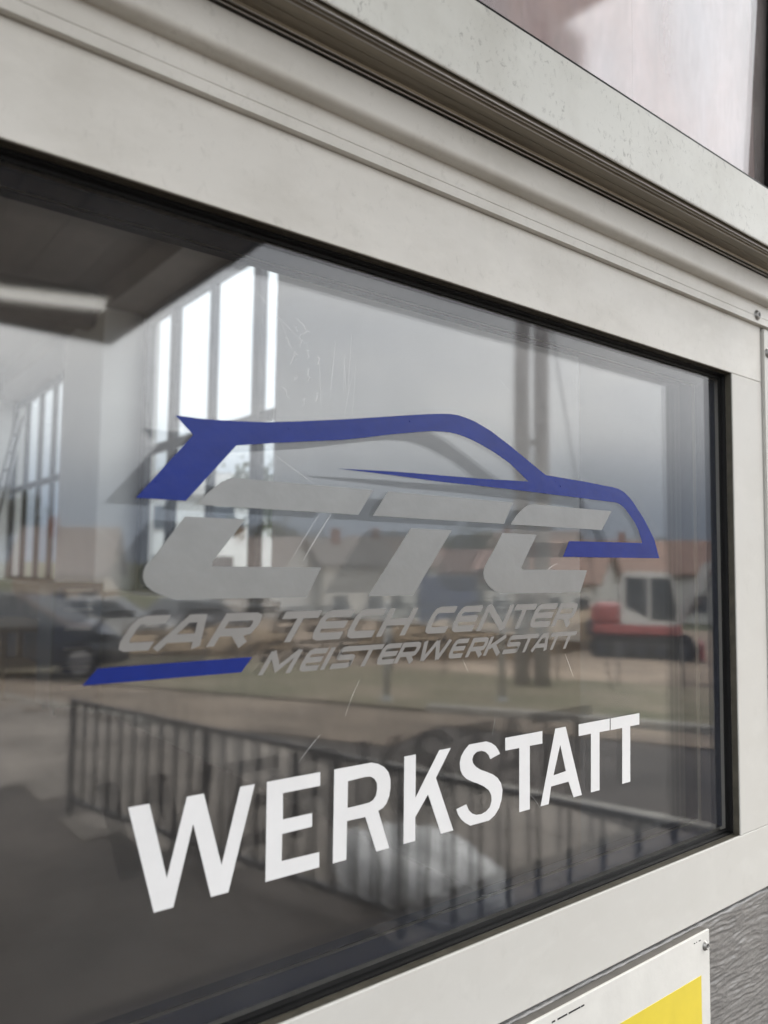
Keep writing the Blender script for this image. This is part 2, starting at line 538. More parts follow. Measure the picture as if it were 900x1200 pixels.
# end cap beside the stile
bm = bmesh.new()
ec = [(0.0683, -0.62), (0.0683, 0.5600), (0.0712, 0.5640), (0.0790, 0.5640), (0.0850, 0.5600), (0.1150, 0.5600), (0.1150, -0.62)]
va = [bm.verts.new((x, -0.0030, zr(z))) for x, z in ec]
vb = [bm.verts.new((x, 0.0500, zr(z))) for x, z in ec]
bm.faces.new(va); bm.faces.new(vb[::-1])
for i in range(len(ec)):
    j = (i+1) % len(ec)
    bm.faces.new((va[i], va[j], vb[j], vb[i]))
bmesh.ops.bevel(bm, geom=[e for e in bm.edges if all(abs(v.co.y+0.003) < 1e-6 for v in e.verts)], offset=0.0012, segments=2, affect='EDGES')
bm_obj('end_cap', bm, PAINT_LOW, door)
def screw(parent, cx, cz, y, r_=0.0045):
    bm = bmesh.new()
    lathe_y(bm, cx, cz, [(r_*1.15, y), (r_*1.15, y-0.0004), (r_, y-0.0006), (r_*0.97, y-0.0012), (r_*0.85, y-0.0021), (r_*0.66, y-0.0027), (r_*0.52, y-0.0028), (r_*0.50, y-0.0016)], 24)
    s_ = bm_obj('screw', bm, STEEL, parent, True)
    bm = bmesh.new()
    st = []
    for k in range(12):
        q = r_*(0.50 if k % 2 == 0 else 0.36)
        st.append(bm.verts.new((cx + q*math.cos(k*math.pi/6), y-0.0018, cz + q*math.sin(k*math.pi/6))))
    bm.faces.new(st)
    bm_obj('recess', bm, DARKHOLE, s_)
    return s_
screw(door, 0.0490, zr(0.5745), -0.0056, 0.0053)
screw(door, 0.0775, zr(0.5360), -0.0030, 0.0053)
screw(door, -1.2300, zr(0.5735), -0.0056)
# embossed sheet below: real relief where the camera is close
def emboss(x, z):
    w1 = noise.noise(Vector((x*14, z*40, 3.1)))*0.004
    w2 = noise.noise(Vector((x*60, z*60, 9.1)))*0.0010
    a = 1.0 - abs(noise.noise(Vector((x*22, (z+w1+w2)*170, 0.0))))*2.0
    b = 1.0 - abs(noise.noise(Vector((x*62, (z+w1+w2)*380, 7.7))))*2.0
    c = noise.noise(Vector((x*260, z*520, 1.3)))
    return 0.00085*a + 0.00062*b + 0.00012*c
def sheet(name, x0, x1, z0, z1, nx, nz_, parent, top_roll=True):
    v, f = [], []
    for j in range(nz_+1):
        z = z1 + (z0-z1)*j/nz_
        for i in range(nx+1):
            x = x0 + (x1-x0)*i/nx
            d = z1 - z
            y = 0.0030 - emboss(x, z)
            if top_roll and d < 0.006:
                y += 0.010*(1 - d/0.006)**2
            v.append((x, y, zr(z)))
    w_ = nx+1
    for j in range(nz_):
        for i in range(nx):
            f.append((j*w_+i, j*w_+i+1, (j+1)*w_+i+1, (j+1)*w_+i))
    return mesh(name, v, f, EMBOSS, parent, True)
lp = sheet('embossed_panel', -0.62, XR+S, -0.30, -0.0672, 620, 260, door)
sheet('embossed_panel', XL-S, -0.6201, -0.30, -0.0672, 60, 40, door)
sheet('embossed_panel', XL-S, XR+S, -0.62, -0.3003, 80, 40, door, False)
box('panel_core', XL-S, XR+S, 0.016, 0.050, zr(-0.62), zr(-0.0662), SEAL, door)
sheet('embossed_panel', XL-S, XR+S, -1.44, -0.626, 80, 60, door)
box('panel_core', XL-S, XR+0.115, 0.018, 0.052, zr(-1.46), zr(-0.6205), SEAL, door)
# scratches on the outer face of the pane: thin bright scores, in two rubbed places
random.seed(5)
def score(pts, w_):
    bm = bmesh.new()
    last = None
    for i, (x, z) in enumerate(pts):
        k = min(i, len(pts)-2)
        dx, dz = pts[k+1][0]-pts[k][0], pts[k+1][1]-pts[k][1]
        l_ = math.hypot(dx, dz) or 1
        ww = w_*(0.25 + 0.75*math.sin(math.pi*(i+0.3)/(len(pts)+0.2)))
        a = bm.verts.new((x - dz/l_*ww, 0.01393, zr(z + dx/l_*ww)))
        b = bm.verts.new((x + dz/l_*ww, 0.01393, zr(z - dx/l_*ww)))
        if last:
            bm.faces.new((last[0], last[1], b, a))
        last = (a, b)
    return bm_obj('scratch', bm, SCRATCH, fp)
def wig(x, z, ang, ln, curv, n=8, j=0.0):
    p = []
    for i in range(n):
        p.append((x + random.gauss(0, j), z + random.gauss(0, j)))
        x += math.cos(ang)*ln/n; z += math.sin(ang)*ln/n; ang += curv/n
    return p
for k in range(16):
    score(wig(random.gauss(-0.550, 0.006), random.gauss(0.408, 0.014), R(random.uniform(40, 140)), random.uniform(0.004, 0.013), random.uniform(-1.5, 1.5), 6, 0.0006), random.uniform(0.00007, 0.00024))
for k in range(7):
    score(wig(-0.528 + random.uniform(-0.006, 0.028), 0.385 + random.uniform(0, 0.03), R(random.uniform(80, 97)), random.uniform(0.02, 0.05), random.uniform(-0.2, 0.2), 9), random.uniform(0.00005, 0.00012))
score(wig(-0.585, 0.460, R(-40), 0.05, 0.15, 8), 0.00008)
score(wig(-0.572, 0.452, R(-55), 0.03, -0.2, 8), 0.00006)
score(wig(-0.545, 0.284, R(57), 0.045, -0.05, 9), 0.00016)
score(wig(-0.557, 0.280, R(57), 0.050, -0.05, 9), 0.00008)
score(wig(-0.300, 0.275, R(50), 0.024, -0.9, 9), 0.00014)
score(wig(-0.572, 0.356, R(-30), 0.055, 0.05, 9), 0.00008)
score(wig(-0.508, 0.178, R(70), 0.030, -0.3, 9), 0.00007)
score(wig(-0.545, 0.152, R(48), 0.026, -0.2, 9), 0.00010)
for k in range(9):
    score(wig(random.uniform(-0.70, -0.15), random.uniform(0.05, 0.47), R(random.uniform(20, 160)), random.uniform(0.008, 0.03), random.uniform(-0.5, 0.5), 7), random.uniform(0.00004, 0.00009))

# ---------------------------------------------------------------- fixed light above the door
tr = tag(empty('transom_window'), 'weathered pale frame with a dusty pinkish pane, overhanging the workshop door', 'window')
ZT = 0.6835
up_ = [(-0.0530, ZT), (-0.0530, 0.6232), (-0.0526, 0.6222), (-0.0516, 0.6218), (-0.0516, 0.6330), (-0.0490, 0.6330), (-0.0490, 0.6203), (-0.0483, 0.6199), (-0.0476, 0.6206), (-0.0458, 0.6214),
       (-0.0452, 0.6204), (-0.0444, 0.6204), (-0.0438, 0.6214), (-0.0422, 0.6214), (-0.0416, 0.6202), (-0.0405, 0.6202), (-0.0399, 0.6214), (-0.0302, 0.6216), (-0.0300, 0.6221), (-0.0294, 0.6221), (-0.0292, 0.6216),
       (-0.0200, 0.6216), (-0.0194, 0.6204), (-0.0182, 0.6204), (-0.0176, 0.6216), (-0.0140, 0.6216), (-0.0140, 0.6260), (0.0100, 0.6260), (0.0100, ZT)]
n_front = 4
extrude_x('lower_rail', [(-0.0530, zr(ZT)), (-0.0530, zr(0.6232)), (-0.0526, zr(0.6222)), (-0.0516, zr(0.6218)), (-0.0516, zr(0.640)), (0.0100, zr(0.640)), (0.0100, zr(ZT))], XL-S, 0.10, PAINT_OLD, tr)
extrude_x('underside_profile', [(y, zr(z)) for y, z in [(-0.0512, 0.6398), (-0.0512, 0.6330)] + up_[5:27] + [(0.0098, 0.6260), (0.0098, 0.6398)]], XL-S, 0.10, SEAL, tr)
for yb, zb, rb in ((-0.0486, 0.6199, 0.00055), (-0.0448, 0.6203, 0.0005), (-0.0410, 0.6201, 0.0006), (-0.0188, 0.6203, 0.0006), (-0.0158, 0.6190, 0.0007)):
    tube('bead', [(XL-S, yb, zr(zb)), (0.10, yb, zr(zb))], rb, LIT_RIB, tr, 8)  # bright beads added so the rib edges look lit
XT = 0.0200
box('stile', XT, 0.10, -0.0530, 0.0100, zr(ZT+0.0003), zr(1.25), PAINT_OLD, tr, 0.0008)
box('stile', XL-S, XL, -0.0530, 0.0100, zr(ZT+0.0003), zr(1.25), PAINT_OLD, tr, 0.0008)
box('upper_rail', XL-S, 0.10, -0.0530, 0.0100, zr(1.2503), zr(1.32), PAINT_OLD, tr, 0.0008)
ring('glazing_gasket', XL, XT, zr(ZT), zr(1.25), [(0.0004, -0.0525), (0.0030, -0.0520), (0.0045, -0.0450), (0.0045, -0.0190)], RUBBER, tr)
tp = box('pane', XL+0.002, XT-0.002, -0.0015, 0.0015, 0.0, 0.556, GLASS_T, tr)      # sits a little out of plumb in its rebate
tp.location = (0, -0.0300, zr(ZT-0.002))
tp.rotation_euler = (R(2.1), 0, 0)
PINK = bpy.data.materials.new('mottled_backing')
PINK.use_nodes = True
t_ = PINK.node_tree
co_ = t_.nodes.new('ShaderNodeTexCoord')
def tnoise(sc3, scale, det):
    mm_ = t_.nodes.new('ShaderNodeMapping'); mm_.inputs['Scale'].default_value = sc3
    t_.links.new(co_.outputs['Object'], mm_.inputs['Vector'])
    q_ = t_.nodes.new('ShaderNodeTexNoise'); q_.inputs['Scale'].default_value = scale; q_.inputs['Detail'].default_value = det
    q_.inputs['Distortion'].default_value = 0.8
    t_.links.new(mm_.outputs['Vector'], q_.inputs['Vector'])
    return q_
n1_ = tnoise((1, 1, 0.6), 5.0, 4)
r1_ = t_.nodes.new('ShaderNodeValToRGB')
for el, (ps, cl_) in zip((r1_.color_ramp.elements[0], r1_.color_ramp.elements[1]), ((0.42, (0.88, 0.60, 0.55)), (0.64, (0.66, 0.62, 0.68)))):
    el.position = ps; el.color = (*cl_, 1)
t_.links.new(n1_.outputs['Fac'], r1_.inputs['Fac'])
n2_ = tnoise((1.5, 1, 0.5), 28.0, 7)
mx_ = t_.nodes.new('ShaderNodeMix'); mx_.data_type = 'RGBA'; mx_.blend_type = 'MULTIPLY'
mx_.inputs['Factor'].default_value = 0.40
r2_ = t_.nodes.new('ShaderNodeValToRGB'); r2_.color_ramp.elements[0].position = 0.3; r2_.color_ramp.elements[0].color = (0.45, 0.45, 0.47, 1); r2_.color_ramp.elements[1].position = 0.62
t_.links.new(n2_.outputs['Fac'], r2_.inputs['Fac'])
t_.links.new(r1_.outputs['Color'], mx_.inputs['A']); t_.links.new(r2_.outputs['Color'], mx_.inputs['B'])
t_.links.new(mx_.outputs['Result'], t_.nodes['Principled BSDF'].inputs['Base Color'])
t_.nodes['Principled BSDF'].inputs['Roughness'].default_value = 0.8
box('backing_board', XL+0.001, -0.2160, -0.0220, -0.0190, zr(ZT+0.0005), zr(1.249), PINK, tr)
box('backing_board', -0.2152, XT-0.001, -0.0220, -0.0190, zr(ZT+0.0005), zr(1.249), PINK, tr)

# ---------------------------------------------------------------- vinyl on the pane
YV = 0.01398
TH = 0.00018
logo = tag(empty('logo_decal'), 'blue and silver car outline logo with slanted lettering on the window', 'decal')
outline('car_outline', [[(-637.1, 370.7), (-621.4, 370.7), (-604.7, 371.6), (-576.6, 374.1), (-550.4, 378.0), (-514.0, 384.0), (-458.0, 394.1), (-438.1, 397.7), (-423.3, 400.0), (-411.5, 401.4), (-403.2, 401.5), (-394.8, 400.6), (-384.0, 398.7), (-366.0, 393.2), (-344.2, 384.0), (-328.1, 376.5), (-297.8, 362.5), (-244.8, 361.0), (-200.0, 358.9), (-192.0, 358.1), (-183.8, 355.8), (-176.2, 352.0), (-168.3, 346.7), (-149.9, 330.7), (-133.2, 311.7), (-124.6, 292.7), (-274.9, 291.6), (-266.3, 305.8), (-153.7, 307.4), (-159.8, 319.5), (-166.5, 327.5), (-180.5, 338.8), (-187.4, 342.6), (-195.4, 344.6), (-244.9, 345.4), (-299.6, 346.2), (-343.3, 346.8), (-381.1, 347.0), (-420.2, 347.0), (-469.1, 348.2), (-517.9, 348.9), (-469.2, 351.0), (-433.0, 351.9), (-381.1, 352.9), (-351.3, 354.0), (-320.4, 355.2), (-343.3, 368.5), (-361.5, 375.8), (-380.2, 381.6), (-390.9, 384.2), (-402.2, 386.1), (-411.4, 386.7), (-420.6, 386.3), (-431.9, 385.3), (-443.3, 383.4), (-469.6, 378.5), (-492.3, 373.7), (-513.7, 369.4), (-550.1, 364.0), (-570.8, 360.9), (-596.0, 356.7), (-628.7, 319.4), (-659.4, 319.3), (-625.3, 360.1)]], YV, TH, BLUE, logo)
outline('letter_c_stroke', [[(-621.6, 317.5), (-616.0, 324.1), (-610.1, 329.2), (-606.0, 332.4), (-601.9, 334.5), (-597.9, 336), (-593.3, 336), (-562.6, 336), (-528.9, 336), (-486.6, 336), (-499.5, 317.5), (-528.5, 317.5), (-562.1, 317.5), (-585.8, 317.5)]], YV, TH, GREY, logo)
outline('letter_c_stroke', [[(-628.9, 310), (-588.6, 310), (-610.0, 283.0), (-610.3, 280), (-608.6, 280), (-568.9, 280), (-530.1, 280), (-541.5, 260), (-579.5, 260), (-617.7, 260), (-626.7, 260), (-633.4, 260), (-639.6, 262.0), (-644.2, 263.5), (-648.3, 265.6), (-651.0, 268.1), (-652.9, 270.8), (-653.7, 273.5), (-653.4, 276.9), (-652.1, 280), (-649.3, 282.9), (-640.7, 294.4)]], YV, TH, GREY, logo)
outline('letter_t_stroke', [[(-473.1, 336), (-339.4, 336), (-350.6, 317.5), (-486.8, 317.5)]], YV, TH, GREY, logo)
outline('letter_t_stroke', [[(-450.8, 310), (-409.4, 310), (-448.3, 260), (-490.1, 260)]], YV, TH, GREY, logo)
outline('letter_c_stroke', [[(-342.4, 317.5), (-337.3, 323.4), (-331.2, 328.8), (-326.7, 331.8), (-321.9, 334.3), (-315.9, 336), (-309.2, 336), (-203.3, 336), (-218.7, 317.5)]], YV, TH, GREY, logo)
outline('letter_c_stroke', [[(-352.1, 310), (-309.9, 310), (-329.6, 281.9), (-328.3, 280), (-240.9, 280), (-251.1, 260), (-340.9, 260), (-353.1, 260), (-360.1, 261.9), (-364.8, 264.2), (-369.0, 267.0), (-371.7, 270.1), (-373.7, 273.2), (-374.4, 276.4), (-373.6, 280), (-371.8, 283.7), (-363.0, 295.0)]], YV, TH, GREY, logo)
outline('underline_bar', [[(-685.6, 213.8), (-677.5, 222.6), (-581.1, 223.0), (-588.5, 213.9)]], YV, TH, BLUE, logo)
lettering = tag(empty('vinyl_lettering'), 'large white capital letters stuck along the bottom of the window', 'lettering')
outline('letter', [[(-657.6, 143.4), (-645.2, 143.4), (-633.3, 99.0), (-622.3, 143.4), (-611.6, 143.4), (-598.6, 98.5), (-587.2, 143.4), (-577.1, 143.4), (-593.6, 81.4), (-605.1, 81.4), (-617.9, 126.9), (-628.8, 81.4), (-640.5, 81.4)]], YV, TH, WHITE, lettering)
outline('letter', [[(-568.4, 143.4), (-527.9, 143.4), (-527.8, 134.4), (-556.5, 134.4), (-556.1, 117.7), (-533.8, 117.7), (-533.6, 108.9), (-556.4, 108.7), (-556.4, 91.7), (-527.6, 91.2), (-527.4, 81.4), (-567.9, 81.4)]], YV, TH, WHITE, lettering)
outline('letter', [[(-516.5, 143.4), (-491.2, 143.4), (-484.9, 143.4), (-478.9, 141.7), (-473.3, 138.6), (-469.5, 134.5), (-467.6, 129.2), (-467.5, 123.1), (-468.6, 117.6), (-470.9, 113.1), (-474.0, 110.3), (-478.3, 109.1), (-468.1, 81.4), (-479.6, 81.4), (-489.7, 107.0), (-505.3, 107.1), (-505.4, 81.4), (-516.5, 81.4)], [(-505.0, 133.8), (-489.6, 134.4), (-485.3, 133.7), (-481.9, 131.7), (-479.8, 128.4), (-479.5, 124.4), (-480.5, 119.9), (-482.8, 117.4), (-486.2, 116.2), (-492.1, 115.9), (-505.0, 115.8)]], YV, TH, WHITE, lettering)
outline('letter', [[(-454.9, 143.4), (-444.0, 143.4), (-443.9, 112.1), (-420.6, 143.4), (-408.9, 143.4), (-423.9, 123.3), (-405.7, 81.4), (-418.3, 81.4), (-431.7, 112.5), (-444.0, 98.3), (-443.8, 81.4), (-454.8, 81.4)]], YV, TH, WHITE, lettering)
outline('letter', [[(-354.8, 131.6), (-356.8, 135.0), (-360.0, 138.6), (-364.6, 141.4), (-370.4, 143.4), (-377.4, 143.4), (-383.7, 143.4), (-389.3, 143.4), (-394.2, 139.8), (-397.8, 135.8), (-399.3, 130.8), (-398.6, 125.4), (-396.2, 121.1), (-392.2, 117.7), (-386.6, 114.9), (-379.8, 112.1), (-372.8, 108.7), (-367.4, 105.0), (-364.5, 100.7), (-364.1, 96.2), (-366.0, 91.7), (-370.2, 89.0), (-375.2, 87.9), (-380.9, 88.3), (-385.9, 90.3), (-389.6, 93.6), (-392.1, 98.3), (-402.6, 96.6), (-400.8, 92.2), (-397.4, 87.9), (-393.2, 84.6), (-387.7, 81.4), (-381.5, 81.4), (-373.9, 81.4), (-367.0, 81.4), (-360.5, 84.3), (-355.6, 89.0), (-352.7, 95.4), (-351.7, 102.4), (-353.4, 108.0), (-357.0, 112.6), (-362.6, 116.4), (-369.4, 119.4), (-376.7, 122.3), (-381.7, 125.2), (-384.9, 128.3), (-386.0, 131.5), (-384.6, 134.6), (-380.9, 136.7), (-375.8, 136.8), (-371.0, 135.2), (-367.8, 132.5), (-365.9, 128.9)]], YV, TH, WHITE, lettering)
outline('letter', [[(-348.5, 143.4), (-303.0, 143.4), (-303.0, 133.0), (-318.9, 133.2), (-318.9, 81.4), (-331.8, 81.4), (-331.8, 133.1), (-348.5, 133.2)]], YV, TH, WHITE, lettering)
outline('letter', [[(-305.4, 81.4), (-285.9, 143.4), (-272.2, 143.4), (-250.2, 81.4), (-261.7, 81.4), (-268.6, 95.9), (-291.8, 95.5), (-295.1, 81.4)], [(-288.7, 104.3), (-272.0, 105.4), (-279.6, 129.0)]], YV, TH, WHITE, lettering)
outline('letter', [[(-254.1, 143.4), (-208.7, 143.4), (-208.9, 132.9), (-224.2, 133.0), (-224.8, 81.4), (-237.3, 81.4), (-236.7, 133.2), (-254.2, 133.1)]], YV, TH, WHITE, lettering)
outline('letter', [[(-207.2, 143.4), (-161.9, 143.4), (-162.1, 132.7), (-176.9, 132.8), (-177.7, 81.4), (-190.3, 81.4), (-189.5, 132.7), (-207.4, 132.7)]], YV, TH, WHITE, lettering)
LINE1 = [('C', -669.2, 20.3), ('A', -647.9, 31.1), ('R', -612.8, 27.6), ('T', -570.0, 28.2), ('E', -539.0, 24.8), ('C', -510.5, 24.2), ('H', -482.6, 26.8), ('C', -438.7, 22.9), ('E', -411.4, 24.3), ('N', -382.6, 31.9), ('T', -348.4, 26.2), ('E', -321.4, 26.6), ('R', -291.3, 26.1)]
LINE2 = [('M', -576.8, 23.8), ('E', -547.8, 15.5), ('I', -530.8, 5.3), ('S', -522.3, 18.1), ('T', -504.2, 20.3), ('E', -483.4, 16.4), ('R', -466.2, 18.9), ('W', -446.0, 28.4), ('E', -413.8, 15.0), ('R', -394.6, 18.8), ('K', -374.8, 19.5), ('S', -353.0, 19.1), ('T', -337.4, 21.5), ('A', -319.1, 21.6), ('T', -299.7, 16.7), ('T', -283.0, 18.0)]
def offs(pl, hw):
    """outline of a stroke of half width hw along an open polyline, mitred"""
    P = [Vector((a, b)) for a, b in pl]
    lft, rgt = [], []
    for i, p in enumerate(P):
        d0 = (P[i]-P[i-1]).normalized() if i else None
        d1 = (P[i+1]-P[i]).normalized() if i < len(P)-1 else None
        if d0 is None: d0 = d1
        if d1 is None: d1 = d0
        n0, n1 = Vector((-d0.y, d0.x)), Vector((-d1.y, d1.x))
        mm = (n0+n1).normalized()
        k = hw/max(0.5, mm.dot(n0))
        lft.append(p+mm*k); rgt.append(p-mm*k)
    return [tuple(q) for q in lft] + [tuple(q) for q in rgt[::-1]]
def glyph(ch, w, h, t):
    a, b = t/2, t*1.25
    lo = [(w, h-a), (b, h-a), (a+0.25*t, h-a-0.2*t), (a, h-b), (a, b), (a+0.25*t, a+0.2*t), (b, a), (w, a)]
    if ch == 'C': return [lo]
    if ch == 'E': return [lo, [(t, h*0.5), (w*0.96, h*0.5)]]
    if ch == 'A': return [[(t*0.62, 0), (w*0.40, h-a), (w*0.66, h-a), (w-t*0.62, 0)], [(w*0.26, h*0.30), (w*0.80, h*0.30)]]
    if ch == 'R': return [[(a, 0), (a, h)], [(t, h-a), (w-b, h-a), (w-a-0.2*t, h-a-0.2*t), (w-a, h-b), (w-a, h*0.42+b*0.6), (w-a-0.25*t, h*0.44), (w-b, h*0.41), (t, h*0.41)], [(w*0.52, h*0.40), (w-t*0.6, 0)]]
    if ch == 'T': return [[(0, h-a), (w, h-a)], [(w/2, 0), (w/2, h-t)]]
    if ch == 'H': return [[(a, 0), (a, h)], [(w-a, 0), (w-a, h)], [(t, h*0.5), (w-t, h*0.5)]]
    if ch == 'N': return [[(a, 0), (a, h)], [(w-a, 0), (w-a, h)], [(a, h-a*0.3), (w-a, a*0.3)]]
    if ch == 'M': return [[(a, 0), (a, h)], [(w-a, 0), (w-a, h)], [(a, h-a*0.3), (w*0.5, h*0.22), (w-a, h-a*0.3)]]
    if ch == 'I': return [[(w/2, 0), (w/2, h)]]
    if ch == 'S': return [[(w, h-a), (b, h-a), (a+0.2*t, h-a-0.2*t), (a, h-b), (a, h*0.5+b*0.75), (a+0.2*t, h*0.5+0.25*t), (b, h*0.5), (w-b, h*0.5), (w-a-0.2*t, h*0.5-0.25*t), (w-a, h*0.5-b*0.75), (w-a, b), (w-a-0.2*t, a+0.2*t), (w-b, a), (0, a)]]
    if ch == 'W': return [[(a, h), (w*0.24, 0.3*a)], [(w*0.24, 0.3*a), (w*0.5, h-a*0.3)], [(w*0.5, h-a*0.3), (w*0.76, 0.3*a)], [(w*0.76, 0.3*a), (w-a, h)]]
    if ch == 'K': return [[(a, 0), (a, h)], [(t, h*0.42), (w-t*0.5, h)], [(w*0.40, h*0.52), (w-t*0.5, 0)]]
def write_line(items, base, h, t, shear):
    for i_, (ch, x, w) in enumerate(items):
        root = None
        for k, pl in enumerate(glyph(ch, w, h, t)):
            lp_ = [(x + px + pz*shear, base + pz) for px, pz in offs(pl, t/2)]
            # each stroke sits a hair proud of the one before it
            o_ = outline('letter' if root is None else 'stroke', [lp_], YV - k*0.00003 - (i_ % 2)*0.00012, TH, GREY2, logo if root is None else root)
            root = root or o_
write_line(LINE1, 231.0, 20.0, 4.9, 0.66)
write_line(LINE2, 211.0, 14.6, 3.5, 0.66)

for bx_, bz_, br_ in ((-0.4530, 0.3905, 0.0009), (-0.2780, 0.3545, 0.0009), (-0.2560, 0.3478, 0.0007), (-0.2500, 0.3510, 0.0005), (-0.2850, 0.3580, 0.0005), (-0.5580, 0.3720, 0.0006), (-0.1660, 0.3380, 0.0006), (-0.6480, 0.3300, 0.0007)):
    bm = bmesh.new()
    lathe_y(bm, bx_, zr(bz_), [(br_, YV-TH+0.00002), (br_*0.85, YV-TH-br_*0.22), (br_*0.5, YV-TH-br_*0.38), (br_*0.15, YV-TH-br_*0.43)], 12)
    bm_obj('bubble', bm, BLUE, logo, True)

# ---------------------------------------------------------------- sign screwed to the embossed panel
sign = tag(empty('wall_sign', (0, 0, 0)), 'white plate sign with a yellow field screwed to the dark embossed panel', 'sign')
SX0, SX1, SZ0, SZ1 = -0.500, -0.0805, -0.42, -0.0712
bm = bmesh.new()
bbox(bm, SX0, SX1, -0.0080, -0.0056, zr(SZ0), zr(SZ1), 0.0006)
bm_obj('plate', bm, SIGNW, sign)
box('backing', SX0+0.001, SX1-0.0012, -0.00555, 0.0015, zr(SZ0+0.001), zr(SZ1-0.0004), SIGNE, sign)
box('yellow_field', SX0+0.016, -0.0968, -0.0083, -0.0079, zr(SZ0+0.06), zr(-0.1102), YELLOW, sign)
screw(sign, -0.0885, zr(-0.0845), -0.0080, 0.0042)
screw(sign, SX0+0.008, zr(-0.0845), -0.0080, 0.0042)
screw(sign, -0.0885, zr(SZ0+0.013), -0.0080, 0.0042)
screw(sign, SX0+0.008, zr(SZ0+0.013), -0.0080, 0.0042)
for k, (x0, l_) in enumerate([(-0.318, 0.004), (-0.311, 0.012), (-0.297, 0.015), (-0.281, 0.004)]):
    box('print_mark', x0, x0+l_, -0.0083, -0.0079, zr(-0.0792), zr(-0.0780), INK, sign)
for x0, l_ in [(-0.1085, 0.0018), (-0.1045, 0.0010), (-0.100, 0.0032)]:
    box('print_mark', x0, x0+l_, -0.0083, -0.0079, zr(-0.0776), zr(-0.0768), INK, sign)
# ---------------------------------------------------------------- workshop building round the door
shop = tag(empty('workshop_building', (0, 0, 0)), 'workshop hall behind the door with tall windows in its right wall', 'building')
PLASTER = mat('hall_plaster', (0.72, 0.70, 0.68), 0.9, var=0.08, vscale=1.5)
WALL_BASE = mat('dimmed_wall_base', (0.10, 0.085, 0.075), 0.7, var=0.3, vscale=2)  # lower wall darkened to dim the hall behind the pane
FACADE = mat('anthracite_cladding', (0.10, 0.10, 0.105), 0.7, var=0.15, vscale=2)
CEIL = mat('hall_ceiling', (0.26, 0.23, 0.215), 0.9, var=0.1, vscale=2)
SCREED = mat('hall_floor', (0.13, 0.105, 0.09), 0.55, var=0.3, vscale=1.2)
FRAMEG = mat('window_frame_grey', (0.035, 0.037, 0.042), 0.5)
COLW = mat('white_reveal', (0.82, 0.82, 0.81), 0.7, var=0.04, vscale=3)
WX0, WX1 = 2.70, 2.95
def part(name, x0, x1, y0, y1, z0, z1, m_, bev=0.0):
    return box(name, x0, x1, y0, y1, z0, z1, m_, shop, bev)
part('floor', -7.0, WX1, 0.06, 20, -0.2, 0.012, SCREED)
part('ceiling', -7.0, WX0, 0.30, 20, 5.25, 5.35, CEIL)
part('roof', -7.3, 3.2, -0.10, 20.4, 5.36, 5.60, FACADE)
part('facade_wall', -7.25, XL-S-0.003, 0.055, 0.299, 0.0, 5.35, FACADE)
part('facade_wall', 0.117, WX1, 0.055, 0.299, 0.0, 5.35, FACADE)
part('facade_wall', XL-S, 0.115, 0.064, 0.299, zr(1.325), 5.35, FACADE)
part('back_wall', -7.25, WX1, 20.001, 20.25, 0.0, 5.35, PLASTER)
gaps_r = [(5.75, 9.25), (12.75, 16.4)]
SILL, HEAD = 1.42, 4.94
def side_wall(x0, x1, gaps, z0_=SILL, z1_=HEAD):
    part('side_wall', x0, x1, 0.301, 20.0, 0.013, z0_, WALL_BASE)
    part('side_wall', x0, x1, 0.301, 20.0, z1_, 5.249, CEIL)  # wall head given the dark ceiling colour so it looks unlit
    ys = [0.301] + [v for g in gaps for v in g] + [20.0]
    for a, b in zip(ys[0::2], ys[1::2]):
        part('side_wall', x0, x1, a, b, z0_+0.001, z1_-0.001, COLW)
side_wall(2.22, 2.699, [(4.75, 9.245), (11.0, 16.39)], SILL-0.02, HEAD+0.02)      # inner leaf: deep white reveals
side_wall(WX0, WX1, gaps_r)
side_wall(-7.25, -7.0, [(1.0, 9.0), (10.0, 19.0)], 0.40, 4.94)  # unseen left wall, opened wide to let light into the hall
def window(x, y0, y1, edges, trans=3.17, SILL=SILL, gm=None):
    """edges: centre lines and widths of the upright bars"""
    w_ = box('window', x-0.03, x+0.03, y0, y1, trans-0.055, trans+0.055, FRAMEG, shop)
    for yc, wd in edges:
        box('mullion', x-0.04, x+0.04, yc-wd/2, yc+wd/2, SILL+0.045, HEAD-0.1205, FRAMEG, w_)
    box('frame_bar', x-0.042, x+0.042, y0+0.001, y1-0.001, SILL+0.001, SILL+0.044, FRAMEG, w_)
    box('frame_bar', x-0.042, x+0.042, y0+0.001, y1-0.001, HEAD-0.12, HEAD-0.001, FRAMEG, w_)
    es = sorted(edges)
    for (a, wa), (b, wb) in zip(es, es[1:]):
        for z0_, z1_ in ((SILL+0.046, trans-0.056), (trans+0.056, HEAD-0.121)):
            box('glass', x-0.004, x+0.004, a+wa/2+0.001, b-wb/2-0.001, z0_, z1_, gm or GLASS_W, w_)
window(WX0+0.08, 5.75, 9.25, [(5.775, 0.05), (6.215, 0.15), (7.245, 0.08), (8.30, 0.16), (9.16, 0.18)])
window(WX0+0.08, 12.75, 16.4, [(12.775, 0.05), (13.5, 0.10), (14.4, 0.10), (15.4, 0.12), (16.375, 0.05)])
window(-7.08, 1.0, 9.0, [(1.025, 0.05), (3.0, 0.1), (5.0, 0.1), (7.0, 0.1), (8.975, 0.05)], 3.17, 0.40, GLASS_FILL)  # unseen window, added to brighten the hall
window(-7.08, 10.0, 19.0, [(10.025, 0.05), (12.3, 0.1), (14.5, 0.1), (16.7, 0.1), (18.975, 0.05)], 3.17, 0.40, GLASS_FILL)  # second unseen window, also added for its light
for y in (4.4, 9.75, 15.0):
    part('ceiling_beam', -6.999, 2.219, y-0.14, y+0.14, 4.80, 5.249, CEIL)

